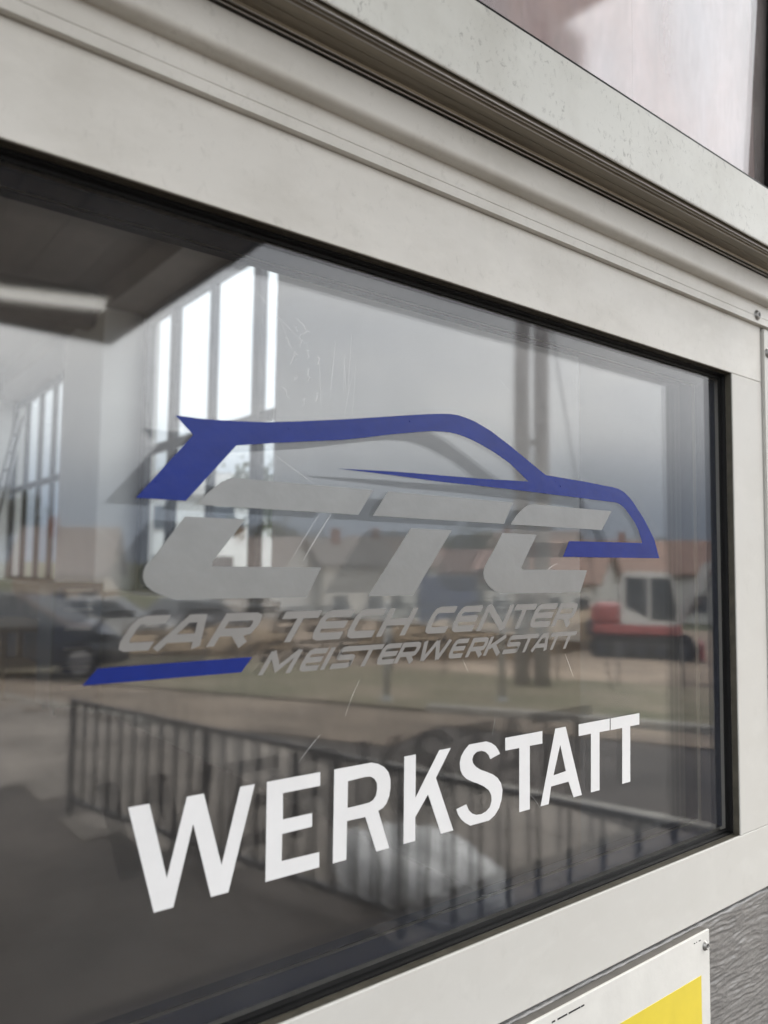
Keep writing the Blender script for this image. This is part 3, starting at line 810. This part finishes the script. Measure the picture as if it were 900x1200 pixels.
# canopy over the left of the door
canopy = tag(empty('canopy', (-0.4, 0, 3.25)), 'dark boarded canopy projecting over the yard beside the door', 'canopy')
SOFF = mat('soffit_boards', (0.31, 0.29, 0.285), 0.75, var=0.3, vscale=3, stretch=(6, 0.6, 1))
FASC = mat('fascia_metal', (0.20, 0.20, 0.20), 0.5)
CX1, CY1 = 0.845, -4.75
def cpart(name, *a):
    o_ = box(name, *a)
    o_.parent = canopy
    o_.matrix_parent_inverse = Matrix.Translation(-Vector(canopy.location))
    return o_
k = 0
x = CX1
while x > -1.50:
    cpart('soffit_board', x-0.245, x-0.005, CY1+0.04, 0.053, 3.250, 3.272, SOFF)
    x -= 0.25
cpart('deck', -1.70, CX1-0.001, CY1+0.03, 0.054, 3.273, 3.45, FASC)
cpart('fascia', -1.70, CX1+0.02, CY1, CY1+0.029, 3.235, 3.50, FASC)
cpart('fascia', CX1, CX1+0.02, CY1+0.030, 0.053, 3.235, 3.50, FASC)
cpart('fascia', -1.721, -1.701, CY1+0.030, 0.053, 3.235, 3.50, FASC)
for px_ in (-1.55,):
    cpart('post', px_-0.07, px_+0.07, CY1+0.10, CY1+0.24, 0.0, 3.249, FASC)
lamp = tag(empty('tube_light', (-0.15, -4.05, 3.20)), 'long lit tube light fixed under the dark canopy', 'lamp')
TUBE = mat('lit_tube', (1.0, 0.98, 0.94), 0.5, emit=1.8)
TUBE.cycles.emission_sampling = 'NONE'
LBODY = mat('lamp_body', (0.6, 0.6, 0.58), 0.5)
o = box('housing', -0.75, 0.75, -0.06, 0.06, 0.02, 0.049, LBODY, lamp, 0.004)
bm = bmesh.new(); tube_bm(bm, [(-0.72, 0, -0.012), (0.72, 0, -0.012)], 0.028, 10)
bm_obj('tube', bm, TUBE, lamp, True)
lamp.rotation_euler = (0, 0, R(20))
fl = tag(empty('floodlight', (0.97, -1.28, 3.33)), 'small dark floodlight bracketed to the end of the canopy', 'lamp')
BLK = mat('dark_casting', (0.03, 0.03, 0.035), 0.5)
box('bracket', -0.105, -0.02, -0.03, 0.03, -0.02, 0.0, BLK, fl)
box('body', -0.02, 0.16, -0.09, 0.09, -0.10, 0.05, BLK, fl, 0.03)
tube('visor', [(0.02, 0, -0.10), (0.06, 0, -0.17)], [0.075, 0.05], BLK, fl, 12)

# ---------------------------------------------------------------- things inside the hall
WOOD = mat('bench_wood', (0.33, 0.24, 0.15), 0.7, var=0.2, vscale=4, stretch=(1, 8, 8))
DKMET = mat('dark_metal', (0.045, 0.05, 0.06), 0.45)
ALB = mat('ladder_aluminium', (0.50, 0.50, 0.51), 0.4, 0.5)
lad = tag(empty('ladder', (1.9, 13.2, 0.013)), 'aluminium ladder leaning inside the hall by the far windows', 'ladder')
for s_ in (-0.22, 0.22):
    tube('rail', [(-0.50, s_, 0.0), (0.26, s_, 4.1)], 0.035, ALB, lad, 6)
for i in range(13):
    q = (i+0.7)/13.6
    tube('rung', [(-0.50+0.76*q, -0.22, 4.1*q), (-0.50+0.76*q, 0.22, 4.1*q)], 0.018, ALB, lad, 6)
wb = tag(empty('workbench', (1.75, 11.2, 0.013)), 'wooden workbench standing along the hall wall below the white window reveal', 'workbench')
box('top', -0.40, 0.40, -1.1, 1.1, 0.84, 0.90, WOOD, wb, 0.006)
for sx_ in (-0.33, 0.33):
    for sy_ in (-1.0, 1.0):
        box('leg', sx_-0.04, sx_+0.04, sy_-0.04, sy_+0.04, 0.0, 0.839, WOOD, wb)
box('shelf', -0.36, 0.36, -0.95, 0.95, 0.28, 0.31, WOOD, wb)
tcab = tag(empty('tool_cabinet', (1.88, 9.0, 0.013)), 'dark tool cabinet standing in front of the white window reveal', 'cabinet')
box('body', -0.28, 0.28, -0.30, 0.30, 0.10, 1.50, DKMET, tcab, 0.01)
for i in range(6):
    d_ = box('drawer', -0.25, 0.25, -0.315, -0.301, 0.16+i*0.22, 0.36+i*0.22, mat('drawer_blue', (0.04, 0.05, 0.09), 0.4), tcab, 0.004)
    box('handle', -0.15, 0.15, -0.335, -0.316, 0.31+i*0.22, 0.325+i*0.22, ALB, d_)
for sx_ in (-0.2, 0.2):
    for sy_ in (-0.22, 0.22):
        bm = bmesh.new(); tube_bm(bm, [(sx_-0.02, sy_, 0.05), (sx_+0.02, sy_, 0.05)], 0.05, 10)
        bm_obj('castor', bm, DKMET, tcab, True)

# ---------------------------------------------------------------- railing in the yard
RAILM = mat('railing_steel', (0.06, 0.06, 0.065), 0.5)
railing = tag(empty('railing', (0.83, -5.15, 0)), 'dark steel railing with upright bars crossing the yard', 'railing')
rdir = Vector((0.262, 0.965, 0)).normalized()
railing.rotation_euler = (0, 0, math.atan2(rdir.y, rdir.x))
RL = 4.1
box('top_rail', -0.02, RL, -0.014, 0.014, 0.767, 0.795, RAILM, railing, 0.004)
box('lower_rail', 0.0, RL, -0.0175, 0.0175, 0.10, 0.13, RAILM, railing)
nb = int(RL/0.14)
proto = None
for i in range(nb+1):
    u_ = 0.02 + i*0.14
    post = i % 10 == 0
    if post:
        box('post', u_-0.018, u_+0.018, -0.0185, 0.0185, 0.0, 0.764, RAILM, railing)
    elif proto is None:
        proto = tube('bar', [(0, 0, 0.128), (0, 0, 0.766)], 0.015, RAILM, railing, 8)
        proto.location = (u_, 0, 0)
    else:
        b_ = proto.copy(); C.objects.link(b_); b_.parent = railing; b_.location = (u_, 0, 0)

# white bag of gravel and a pale cable on the asphalt behind the railing
BAGM = mat('woven_white_sack', (0.82, 0.82, 0.81), 0.8, var=0.1, vscale=4, bump=0.5, bscale=14)
def lump(name, loc, rx, ry, h, seed, m_, nseg=40, nr=14, flat=0.0):
    v, f = [], []
    for j in range(nr+1):
        t_ = j/nr
        for k in range(nseg):
            a = 2*math.pi*k/nseg
            rr = math.sin(t_*math.pi/2)**0.8
            q = Vector((math.cos(a)*rr, math.sin(a)*rr, 0))
            zz = h*(math.cos(t_*math.pi/2)**0.6) if t_ < 1 else 0.0
            n_ = noise.noise(Vector((q.x*2+seed, q.y*2, zz*2)))*0.16 + noise.noise(Vector((q.x*6+seed, q.y*6, zz*6)))*0.06
            v.append((q.x*rx*(1+n_), q.y*ry*(1+n_), max(0, zz*(1+n_*1.2))))
    for j in range(nr):
        for k in range(nseg):
            f.append((j*nseg+k, j*nseg+(k+1) % nseg, (j+1)*nseg+(k+1) % nseg, (j+1)*nseg+k))
    o_ = mesh(name, v, f, m_, None, True)
    o_.location = loc
    return o_
tag(lump('sack', (2.02, -2.80, 0.0), 0.36, 0.62, 0.26, 2.0, BAGM), 'large slumped white woven sack lying in the yard beside the railing', 'sack')
PAVE = mat('concrete_slabs', (0.26, 0.23, 0.20), 0.85, var=0.45, vscale=1.1, bump=0.2, bscale=40)
pv = struct(empty('paved_bay'))
random.seed(9)
def in_bay(x, y):
    xr = 0.87 + 0.2715*(y+5.15)                  # railing line
    xk = 3.63 + 0.30*(y+4.09)              # edging line
    return x > xr + 0.03 and x < xk - 0.05
for iy in range(22):
    for ix in range(14):
        x0_, y0_ = 0.0 + ix*0.5 + (0.25 if iy % 2 else 0), -11.6 + iy*0.5
        cxm, cym = x0_+0.25, y0_+0.25
        if in_bay(cxm, cym) and cym < -0.5:
            box('slab', x0_+0.004, x0_+0.496, y0_+0.004, y0_+0.496, -0.03 + ground_z(cxm, cym), 0.012 + ground_z(cxm, cym) + random.uniform(0, 0.003), PAVE, pv)
eg = struct(empty('edging'))
for k_ in range(11):
    y0_ = -10.9 + k_
    ym = y0_ + 0.5
    xm = 3.63 + 0.30*(ym+4.09)
    s_ = box('edging_stone', -0.04, 0.04, -0.515, 0.515, -0.05, 0.05, KERB, eg, 0.008)
    s_.location = (xm, ym, ground_z(xm, ym))
    s_.rotation_euler = (0, 0, -math.atan(0.30))

# ---------------------------------------------------------------- far things: posts, mast, site, houses
POLE = mat('dark_timber_pole', (0.50, 0.47, 0.46), 0.85, var=0.3, vscale=3, stretch=(6, 6, 0.5))
mz = ground_z(11.3, -10.1)
mast = tag(empty('twin_pole_mast', (11.3, -10.1, mz)), 'tall grey brown twin timber pole mast rising beyond the verge', 'mast')
td = Vector((0.62, 0.78, 0))
for s_ in (-0.20, 0.20):
    tube('pole', [(0.63*s_, 0.77*s_, -0.3), (0.63*s_, 0.77*s_, 4.5), (0.63*s_, 0.77*s_, 9.5)], [0.17, 0.16, 0.14], POLE, mast, 12)
for zc in (2.2, 5.0, 7.8):
    tube('brace', [(-0.14, -0.17, zc), (0.14, 0.17, zc)], 0.045, POLE, mast, 8)
tube('stay', [(0.13, 0.17, 8.6), (1.0, 1.2, -0.1)], 0.015, RAILM, mast, 6)
PALE = mat('galvanised_post', (0.52, 0.52, 0.50), 0.5, 0.2)
for (px_, py_, hh, lb) in ((8.35, -8.15, 2.5, 'pale galvanised post standing on the verge, the taller of two'), (6.6, -8.9, 1.5, 'pale galvanised post standing on the verge, the shorter of two')):
    z_ = ground_z(px_, py_)
    pr = tag(empty('marker_post', (px_, py_, z_)), lb, 'post', 'posts on the verge')
    tube('shaft', [(0, 0, -0.1), (0, 0, hh)], 0.055, PALE, pr, 12)
    tube('cap', [(0, 0, hh), (0, 0, hh+0.05)], [0.07, 0.03], PALE, pr, 12)
    tube('collar', [(0, 0, 0.0), (0, 0, 0.10)], 0.09, PALE, pr, 12)

# excavator
ex = tag(empty('excavator', (20.3, -13.5, ground_z(20.3, -13.5)), R(58)), 'red and white compact excavator on tracks parked on the brown site', 'excavator')
ex.scale = (1.04, 1.04, 1.04)
RED = mat('machine_red', (0.42, 0.11, 0.105), 0.45, var=0.2, vscale=3)
MWHITE = mat('machine_white', (0.68, 0.68, 0.66), 0.45, var=0.08, vscale=3)
TRACK = mat('track_rubber', (0.03, 0.028, 0.026), 0.85)
def stadium(name, x0, x1, r_, zc, y0, y1, m_, parent):
    pts = [(x1 + r_*math.cos(R(a)), zc + r_*math.sin(R(a))) for a in range(-90, 91, 15)] + [(x0 + r_*math.cos(R(a)), zc + r_*math.sin(R(a))) for a in range(90, 271, 15)]
    n_ = len(pts)
    v = [(x, y0, z) for x, z in pts] + [(x, y1, z) for x, z in pts]
    f = [(i, (i+1) % n_, n_+(i+1) % n_, n_+i) for i in range(n_)] + [tuple(range(n_))[::-1], tuple(range(n_, 2*n_))]
    return mesh(name, v, f, m_, parent)
for y0, y1 in ((-1.0, -0.55), (0.55, 1.0)):
    tk = stadium('track', -1.15, 1.15, 0.32, 0.32, y0, y1, TRACK, ex)
    for i in range(5):
        ys = y0-0.03 if y0 < 0 else y1+0.03
        bm = bmesh.new(); tube_bm(bm, [(-1.1+i*0.55, ys-0.03, 0.30), (-1.1+i*0.55, ys+0.03, 0.30)], 0.17, 14)
        bm_obj('road_wheel', bm, DKMET, tk, False)
box('undercarriage', -0.8, 0.8, -0.54, 0.54, 0.30, 0.62, DKMET, ex)
box('blade', 1.55, 1.65, -1.0, 1.0, 0.05, 0.5, RED, ex)
box('deck', -1.35, 1.10, -0.95, 0.95, 0.70, 0.98, RED, ex, 0.06)
box('engine_cover', -1.40, -0.55, -0.93, 0.93, 0.985, 1.55, RED, ex, 0.14)
box('counterweight', -1.55, -1.10, -0.85, 0.85, 0.60, 1.10, DKMET, ex, 0.1)
cabp = [(-0.55, 0.985), (1.00, 0.985), (1.08, 1.35), (0.85, 2.42), (0.70, 2.50), (-0.40, 2.50), (-0.55, 2.36)]
def prism_y(name, pts, y0, y1, m_, parent):
    n_ = len(pts)
    v = [(x, y0, z) for x, z in pts] + [(x, y1, z) for x, z in pts]
    f = [(i, (i+1) % n_, n_+(i+1) % n_, n_+i) for i in range(n_)] + [tuple(range(n_))[::-1], tuple(range(n_, 2*n_))]
    return mesh(name, v, f, m_, parent)
cabo = prism_y('cab', cabp, 0.0, 0.92, MWHITE, ex)
for yy in (-0.012, 0.922):
    for pts in ([(-0.42, 1.50), (0.18, 1.18), (0.18, 2.34), (-0.42, 2.34)], [(0.27, 1.12), (0.92, 1.12), (0.97, 1.40), (0.78, 2.34), (0.27, 2.34)]):
        prism_y('window', pts, yy, yy+0.010, GLASS_H, cabo)
mesh('window', [(1.02+0.03, 0.08, 1.12), (1.02+0.03, 0.84, 1.12), (0.875, 0.84, 2.34), (0.875, 0.08, 2.34), (1.06+0.03, 0.08, 1.36), (1.06+0.03, 0.84, 1.36)], [(0, 1, 5, 4), (4, 5, 2, 3)], GLASS_H, cabo)
boom = prism_y('boom', [(0.9, 1.05), (1.1, 0.95), (1.9, 2.55), (3.0, 2.95), (2.95, 3.15), (1.7, 2.75)], -0.42, -0.20, MWHITE, ex)
prism_y('arm', [(2.85, 3.10), (3.08, 3.12), (3.50, 1.35), (3.34, 1.30)], -0.40, -0.22, MWHITE, ex)
prism_y('bucket', [(3.25, 1.35), (3.55, 1.40), (3.75, 0.95), (3.45, 0.62), (3.05, 0.70), (3.30, 0.95)], -0.62, 0.0, DKMET, ex)
tube('ram', [(1.2, -0.31, 1.15), (2.05, -0.31, 2.35)], 0.05, STEEL, boom, 8)

# container and a spoil heap
cz_ = ground_z(20, -22)
cont = tag(empty('container', (20.2, -22.2, cz_), R(50)), 'blue steel container standing at the back of the site', 'container')
CBL = mat('container_blue', (0.035, 0.06, 0.16), 0.5, var=0.2, vscale=2)
box('body', -1.0, 1.0, -1.2, 1.2, 0.1, 2.4, CBL, cont, 0.03)
for i in range(9):
    box('rib', -0.92+i*0.2, -0.82+i*0.2, -1.235, -1.201, 0.2, 2.3, CBL, cont)
    box('rib', -0.92+i*0.2, -0.82+i*0.2, 1.201, 1.235, 0.2, 2.3, CBL, cont)
for i in range(11):
    for sx_ in (-1.035, 1.001):
        box('rib', sx_, sx_+0.034, -1.12+i*0.2, -1.02+i*0.2, 0.2, 2.3, CBL, cont)
SOIL2 = mat('heaped_soil', (0.36, 0.27, 0.18), 0.95, var=0.35, vscale=1.4, bump=0.8, bscale=5)
for i, (x_, y_, a_, b_, h_, lb) in enumerate(((16.6, -17.4, 4.2, 2.6, 1.0, 'long low heap of pale brown soil on the site'), (22.5, -17.0, 2.6, 2.2, 1.3, 'steep heap of brown soil next to the excavator'), (9.0, -21.0, 3.0, 1.8, 0.7, 'small heap of grey brown rubble near the parked cars'))):
    tag(lump('soil_heap', (x_, y_, ground_z(x_, y_)-0.05), a_, b_, h_, 5.0+i*3, SOIL2), lb, 'heap', 'heaps on the site')

# houses
def house(loc, rz, w_, d_, hw, hr, wallc, roofc, label, nwin=3, floors=1):
    h_ = tag(empty('house', loc, rz), label, 'house', 'houses beyond the site')
    wm = mat('house_wall_%02d%02d%02d' % tuple(int(c*99) for c in wallc), wallc, 0.9, var=0.1, vscale=0.8)
    rm = mat('roof_tiles_%02d%02d%02d' % tuple(int(c*99) for c in roofc), roofc, 0.85, var=0.3, vscale=1.5, stretch=(1, 1, 4))
    box('wall', -w_/2, w_/2, -d_/2, d_/2, -0.5, hw, wm, h_)
    e_ = 0.5
    mesh('gable', [(-w_/2, -d_/2, hw), (-w_/2, d_/2, hw), (-w_/2, 0, hw+hr), (w_/2, -d_/2, hw), (w_/2, d_/2, hw), (w_/2, 0, hw+hr)], [(0, 1, 2), (3, 5, 4), (0, 2, 5, 3), (1, 4, 5, 2), (0, 3, 4, 1)], wm, h_)
    sl = hr/(d_/2)
    v = []
    for x in (-w_/2-e_, w_/2+e_):
        for dz_ in (0.02, 0.22):
            v += [(x, -d_/2-e_, hw-sl*e_+dz_), (x, 0, hw+hr+dz_), (x, d_/2+e_, hw-sl*e_+dz_)]
    f = [(0, 1, 4, 3), (1, 2, 5, 4), (6, 9, 10, 7), (7, 10, 11, 8), (3, 4, 10, 9), (4, 5, 11, 10), (0, 6, 7, 1), (1, 7, 8, 2), (0, 3, 9, 6), (2, 8, 11, 5)]
    rf = mesh('roof', v, f, rm, h_)
    box('chimney', w_*0.2-0.3, w_*0.2+0.3, -0.9, -0.3, hw+hr*0.5, hw+hr+0.9, mat('chimney_brick', (0.28, 0.14, 0.10), 0.9), rf)
    for fl_ in range(floors):
        zb = 0.9 + fl_*2.7
        for i in range(nwin):
            xc = -w_/2 + w_*(i+0.5)/nwin
            for sy_ in (-1, 1):
                y_ = sy_*d_/2
                wn = box('window', xc-0.55, xc+0.55, min(y_, y_+sy_*0.03), max(y_, y_+sy_*0.03), zb, zb+1.25, GLASS_H, h_)
                for fx in (-0.6, 0.55):
                    box('frame', xc+fx, xc+fx+0.05, min(y_, y_+sy_*0.06), max(y_, y_+sy_*0.06), zb-0.05, zb+1.3, mat('frame_white', (0.7, 0.7, 0.68), 0.5), wn)
                box('sill', xc-0.65, xc+0.65, min(y_, y_+sy_*0.12), max(y_, y_+sy_*0.12), zb-0.10, zb-0.051, mat('sill_stone', (0.4, 0.38, 0.35), 0.8), wn)
    return h_
def aim(x, y): return math.atan2(-0.42-y, -0.82-x) + math.pi/2   # long side towards the yard
OR = (0.33, 0.215, 0.17); BR = (0.24, 0.18, 0.15); RD = (0.29, 0.18, 0.15)
house((46.5, -38.5, -2.5), aim(46.5, -38.5)+0.25, 8, 8, 3.3, 2.2, (0.78, 0.76, 0.72), OR, 'low cream house with a bright orange tiled roof', 4)
house((60.0, -36.5, -2.5), aim(60, -36.5)-0.12, 22, 9, 4.0, 2.5, (0.76, 0.75, 0.72), OR, 'long white house with an orange roof behind the excavator', 8)
house((70.0, -62.0, -2.5), aim(70, -62)+0.4, 12, 10, 4.6, 3.8, (0.55, 0.52, 0.48), BR, 'tall grey house with a brown roof far behind the orange roofs', 4, 2)
house((15.8, -58.0, -2.5), aim(15.8, -58)+0.2, 6.0, 7, 3.6, 3.0, (0.62, 0.54, 0.44), BR, 'tan house with a dark brown roof beyond the parked cars', 3)
house((5.5, -66.0, -2.5), aim(5.5, -66)-0.15, 9, 8, 3.4, 2.6, (0.70, 0.68, 0.66), RD, 'white house with a dull red roof at the far end', 4)
house((25.0, -46.5, -2.4), aim(25, -46.5)+0.5, 6, 6, 3.8, 2.0, (0.76, 0.74, 0.70), (0.30, 0.25, 0.22), 'small white house with dark windows behind the soil heap', 2, 1)
house((32.0, -46.0, -2.5), aim(32, -46)-0.3, 5, 6, 4.4, 1.6, (0.72, 0.69, 0.62), (0.22, 0.19, 0.17), 'narrow cream house with a grey roof next to the small white one', 2, 1)
house((41.0, -52.0, -2.5), aim(41, -52)-0.1, 7, 7, 4.4, 2.2, (0.66, 0.65, 0.62), (0.24, 0.18, 0.15), 'two storey pale house with a grey brown roof behind the container', 3, 2)
house((52.0, -56.0, -2.5), aim(52, -56)+0.2, 9, 8, 3.8, 2.0, (0.72, 0.67, 0.61), RD, 'beige house with a red roof between the far trees', 4)
# seen through the hall windows
GRAV = mat('pale_gravel', (0.46, 0.44, 0.41), 0.95, var=0.25, vscale=1.2, bump=0.4, bscale=30)
v_, f_ = [], []
for i_ in range(20):
    for j_ in range(12):
        x_, y_ = 3.05 + i_*2.0, 1.0 + j_*5.0
        v_.append((x_, y_, ground_z(x_, y_) + 0.035))
for i_ in range(19):
    for j_ in range(11):
        f_.append((i_*12+j_, (i_+1)*12+j_, (i_+1)*12+j_+1, i_*12+j_+1))
struct(mesh('gravel_yard', v_, f_, GRAV))
house((23.0, 40.0, ground_z(23, 40)), aim(23, 40), 16, 9, 5.4, 1.6, (0.80, 0.80, 0.78), (0.40, 0.38, 0.36), 'broad white house seen through the tall hall windows', 5, 2)

# cars
def car(loc, rz, col, label):
    c = tag(empty('parked_car', loc, rz), label, 'car', 'cars parked beyond the yard')
    pm = mat('car_paint_%02d%02d%02d' % tuple(int(q*99) for q in col), col, 0.25, 0.1, coat=0.6)
    sec = [(-2.15, 0.30, 0.62, 0.74), (-2.05, 0.24, 0.92, 0.82), (-1.3, 0.22, 0.98, 0.86), (0.7, 0.22, 0.95, 0.86), (1.5, 0.22, 0.86, 0.83), (2.0, 0.26, 0.70, 0.76), (2.15, 0.32, 0.58, 0.66)]
    v, f = [], []
    for x, z0_, z1_, hy in sec:
        v += [(x, -hy*0.93, z0_), (x, -hy, (z0_+z1_)*0.5), (x, -hy*0.94, z1_), (x, hy*0.94, z1_), (x, hy, (z0_+z1_)*0.5), (x, hy*0.93, z0_)]
    for i in range(len(sec)-1):
        for k_ in range(6):
            f.append((i*6+k_, i*6+(k_+1) % 6, (i+1)*6+(k_+1) % 6, (i+1)*6+k_))
    f += [tuple(range(6))[::-1], tuple(range(len(sec)*6-6, len(sec)*6))]
    mesh('body', v, f, pm, c)
    cb = [(-1.75, 0.95, -1.25, 1.44), (1.05, 0.93, 0.35, 1.44)]
    v = [(-1.85, -0.78, 0.95), (-1.85, 0.78, 0.95), (-1.2, -0.58, 1.46), (-1.2, 0.58, 1.46), (0.25, -0.58, 1.46), (0.25, 0.58, 1.46), (1.1, -0.76, 0.92), (1.1, 0.76, 0.92)]
    f = [(0, 2, 4, 6), (1, 7, 5, 3), (0, 1, 3, 2), (6, 4, 5, 7)]
    mesh('window', v, f, GLASS_H, c)
    mesh('roof', [(-1.22, -0.60, 1.455), (-1.22, 0.60, 1.455), (0.27, 0.60, 1.455), (0.27, -0.60, 1.455), (-1.12, -0.52, 1.50), (-1.12, 0.52, 1.50), (0.15, 0.52, 1.50), (0.15, -0.52, 1.50)], [(4, 5, 6, 7), (0, 1, 5, 4), (1, 2, 6, 5), (2, 3, 7, 6), (3, 0, 4, 7)], pm, c)
    for s_ in (-1, 1):
        tube('pillar', [(-0.35, s_*0.80, 0.95), (-0.40, s_*0.60, 1.46)], 0.04, pm, c, 6)
        for x_ in (-1.35, 1.32):
            bm = bmesh.new(); tube_bm(bm, [(x_, s_*0.68, 0.31), (x_, s_*0.86, 0.31)], 0.31, 18)
            wl = bm_obj('wheel', bm, TRACK, c)
            bm = bmesh.new(); tube_bm(bm, [(x_, s_*0.861, 0.31), (x_, s_*0.875, 0.31)], 0.20, 14)
            bm_obj('rim', bm, ALB, wl)
        box('headlight', 2.02, 2.10, s_*0.60-0.13, s_*0.60+0.13, 0.62, 0.74, MWHITE, c, 0.02)
        box('tail_light', -2.16, -2.08, s_*0.62-0.12, s_*0.62+0.12, 0.70, 0.86, RED, c, 0.02)
    return c
def on(x, y): return (x, y, ground_z(x, y))
car(on(2.3, -14.6), R(15), (0.05, 0.055, 0.065), 'dark grey car parked at the left edge of the yard')
car(on(7.2, -23.4), R(35), (0.62, 0.62, 0.61), 'white car parked farther off beside the rubble heap')
car(on(10.9, -25.2), R(-20), (0.30, 0.31, 0.33), 'silver car parked at the far side of the site')
car(on(4.2, -20.2), R(60), (0.03, 0.04, 0.09), 'dark blue car parked behind the grey one')
car(on(10.3, 22.5), R(75), (0.66, 0.66, 0.65), 'white car parked outside the tall hall windows')

# trees
LEAF = [mat('leaf_green', (0.065, 0.085, 0.03), 0.8, var=0.4, vscale=0.7), mat('leaf_brown_green', (0.085, 0.08, 0.04), 0.8, var=0.4, vscale=0.7)]
BARK = mat('bark', (0.10, 0.08, 0.06), 0.95, var=0.3, vscale=6)
def tree(x, y, h_, r_, kind, seed, label):
    rnd = random.Random(seed)
    t_ = tag(empty('tree', on(x, y)), label, 'tree', 'trees around the yard')
    bm = bmesh.new()
    tube_bm(bm, [(0, 0, -0.3), (0.05, 0.02, h_*0.3), (0.0, 0.1, h_*0.62), (0.1, 0.1, h_*0.85)], [h_*0.030, h_*0.024, h_*0.013, h_*0.005], 8)
    for k_ in range(7):
        a = rnd.uniform(0, 6.28); zb = h_*rnd.uniform(0.3, 0.6); l_ = r_*rnd.uniform(0.5, 0.85)
        tube_bm(bm, [(0, 0, zb), (math.cos(a)*l_*0.5, math.sin(a)*l_*0.5, zb+l_*0.35), (math.cos(a)*l_, math.sin(a)*l_, zb+l_*0.8)], [h_*0.011, h_*0.007, h_*0.002], 6)
    bm_obj('trunk', bm, BARK, t_, True)
    v, f = [], []
    cl = []
    for k_ in range(26):
        a = rnd.uniform(0, 6.28); el = rnd.uniform(-0.5, 1.0); q = rnd.uniform(0.45, 1.0)
        cl.append((math.cos(a)*r_*q*math.cos(el), math.sin(a)*r_*q*math.cos(el), h_*0.62 + h_*0.34*math.sin(el)*q, r_*rnd.uniform(0.22, 0.42)))
    for cx_, cy_, cz2, cr_ in cl:
        for k_ in range(70):
            p = Vector((rnd.gauss(0, 1), rnd.gauss(0, 1), rnd.gauss(0, 0.8))).normalized()*cr_*rnd.uniform(0.5, 1.05) + Vector((cx_, cy_, cz2))
            a = Vector((rnd.gauss(0, 1), rnd.gauss(0, 1), rnd.gauss(0, 1))).normalized()*rnd.uniform(0.10, 0.22)*(h_/7)
            b = a.cross(Vector((rnd.gauss(0, 1), rnd.gauss(0, 1), rnd.gauss(0, 1)))).normalized()*a.length*0.6
            n_ = len(v)
            v += [p-a, p+b, p+a, p-b]
            f.append((n_, n_+1, n_+2, n_+3))
    me = bpy.data.meshes.new('crown')
    me.from_pydata([tuple(q) for q in v], [], f)
    link('crown', me, LEAF[kind], t_)
    return t_
tree(33.0, -57.0, 8.5, 3.6, 1, 1, 'broad brownish green tree behind the small white house')
tree(57.0, -60.0, 9.0, 3.8, 0, 2, 'green tree standing among the far red roofs')
tree(11.0, -63.0, 9.5, 4.0, 1, 3, 'large brown green tree behind the far left houses')
tree(77.0, -50.0, 8.0, 3.4, 0, 4, 'round green tree right of the long white house')
tree(42.0, -55.0, 7.5, 3.2, 1, 5, 'thin brown green tree between two far houses')
tree(13.6, 23.5, 6.0, 2.2, 0, 6, 'green tree outside the tall hall windows')
tree(23.0, 52.0, 9.0, 4.0, 1, 7, 'tall tree behind the house outside the hall windows')

# wire fence along the verge: posts and rails
fence = tag(empty('site_fence', (0, 0, 0)), 'low thin wire fence along the far edge of the grass verge', 'fence')
FW = mat('fence_wire', (0.16, 0.15, 0.14), 0.6)
for j in range(24):
    p = SN*16.6 + TN*(-14 + j*1.3)
    tube('post', [(p.x, p.y, gz(16.6)-0.1), (p.x, p.y, gz(16.6)+0.95)], 0.025, FW, fence, 6)
for hz in (0.3, 0.6, 0.9):
    a = SN*16.6 + TN*(-14.1); b = SN*16.6 + TN*16.0
    tube('wire', [(a.x, a.y, gz(16.6)+hz), (b.x, b.y, gz(16.6)+hz)], 0.006, FW, fence, 5)
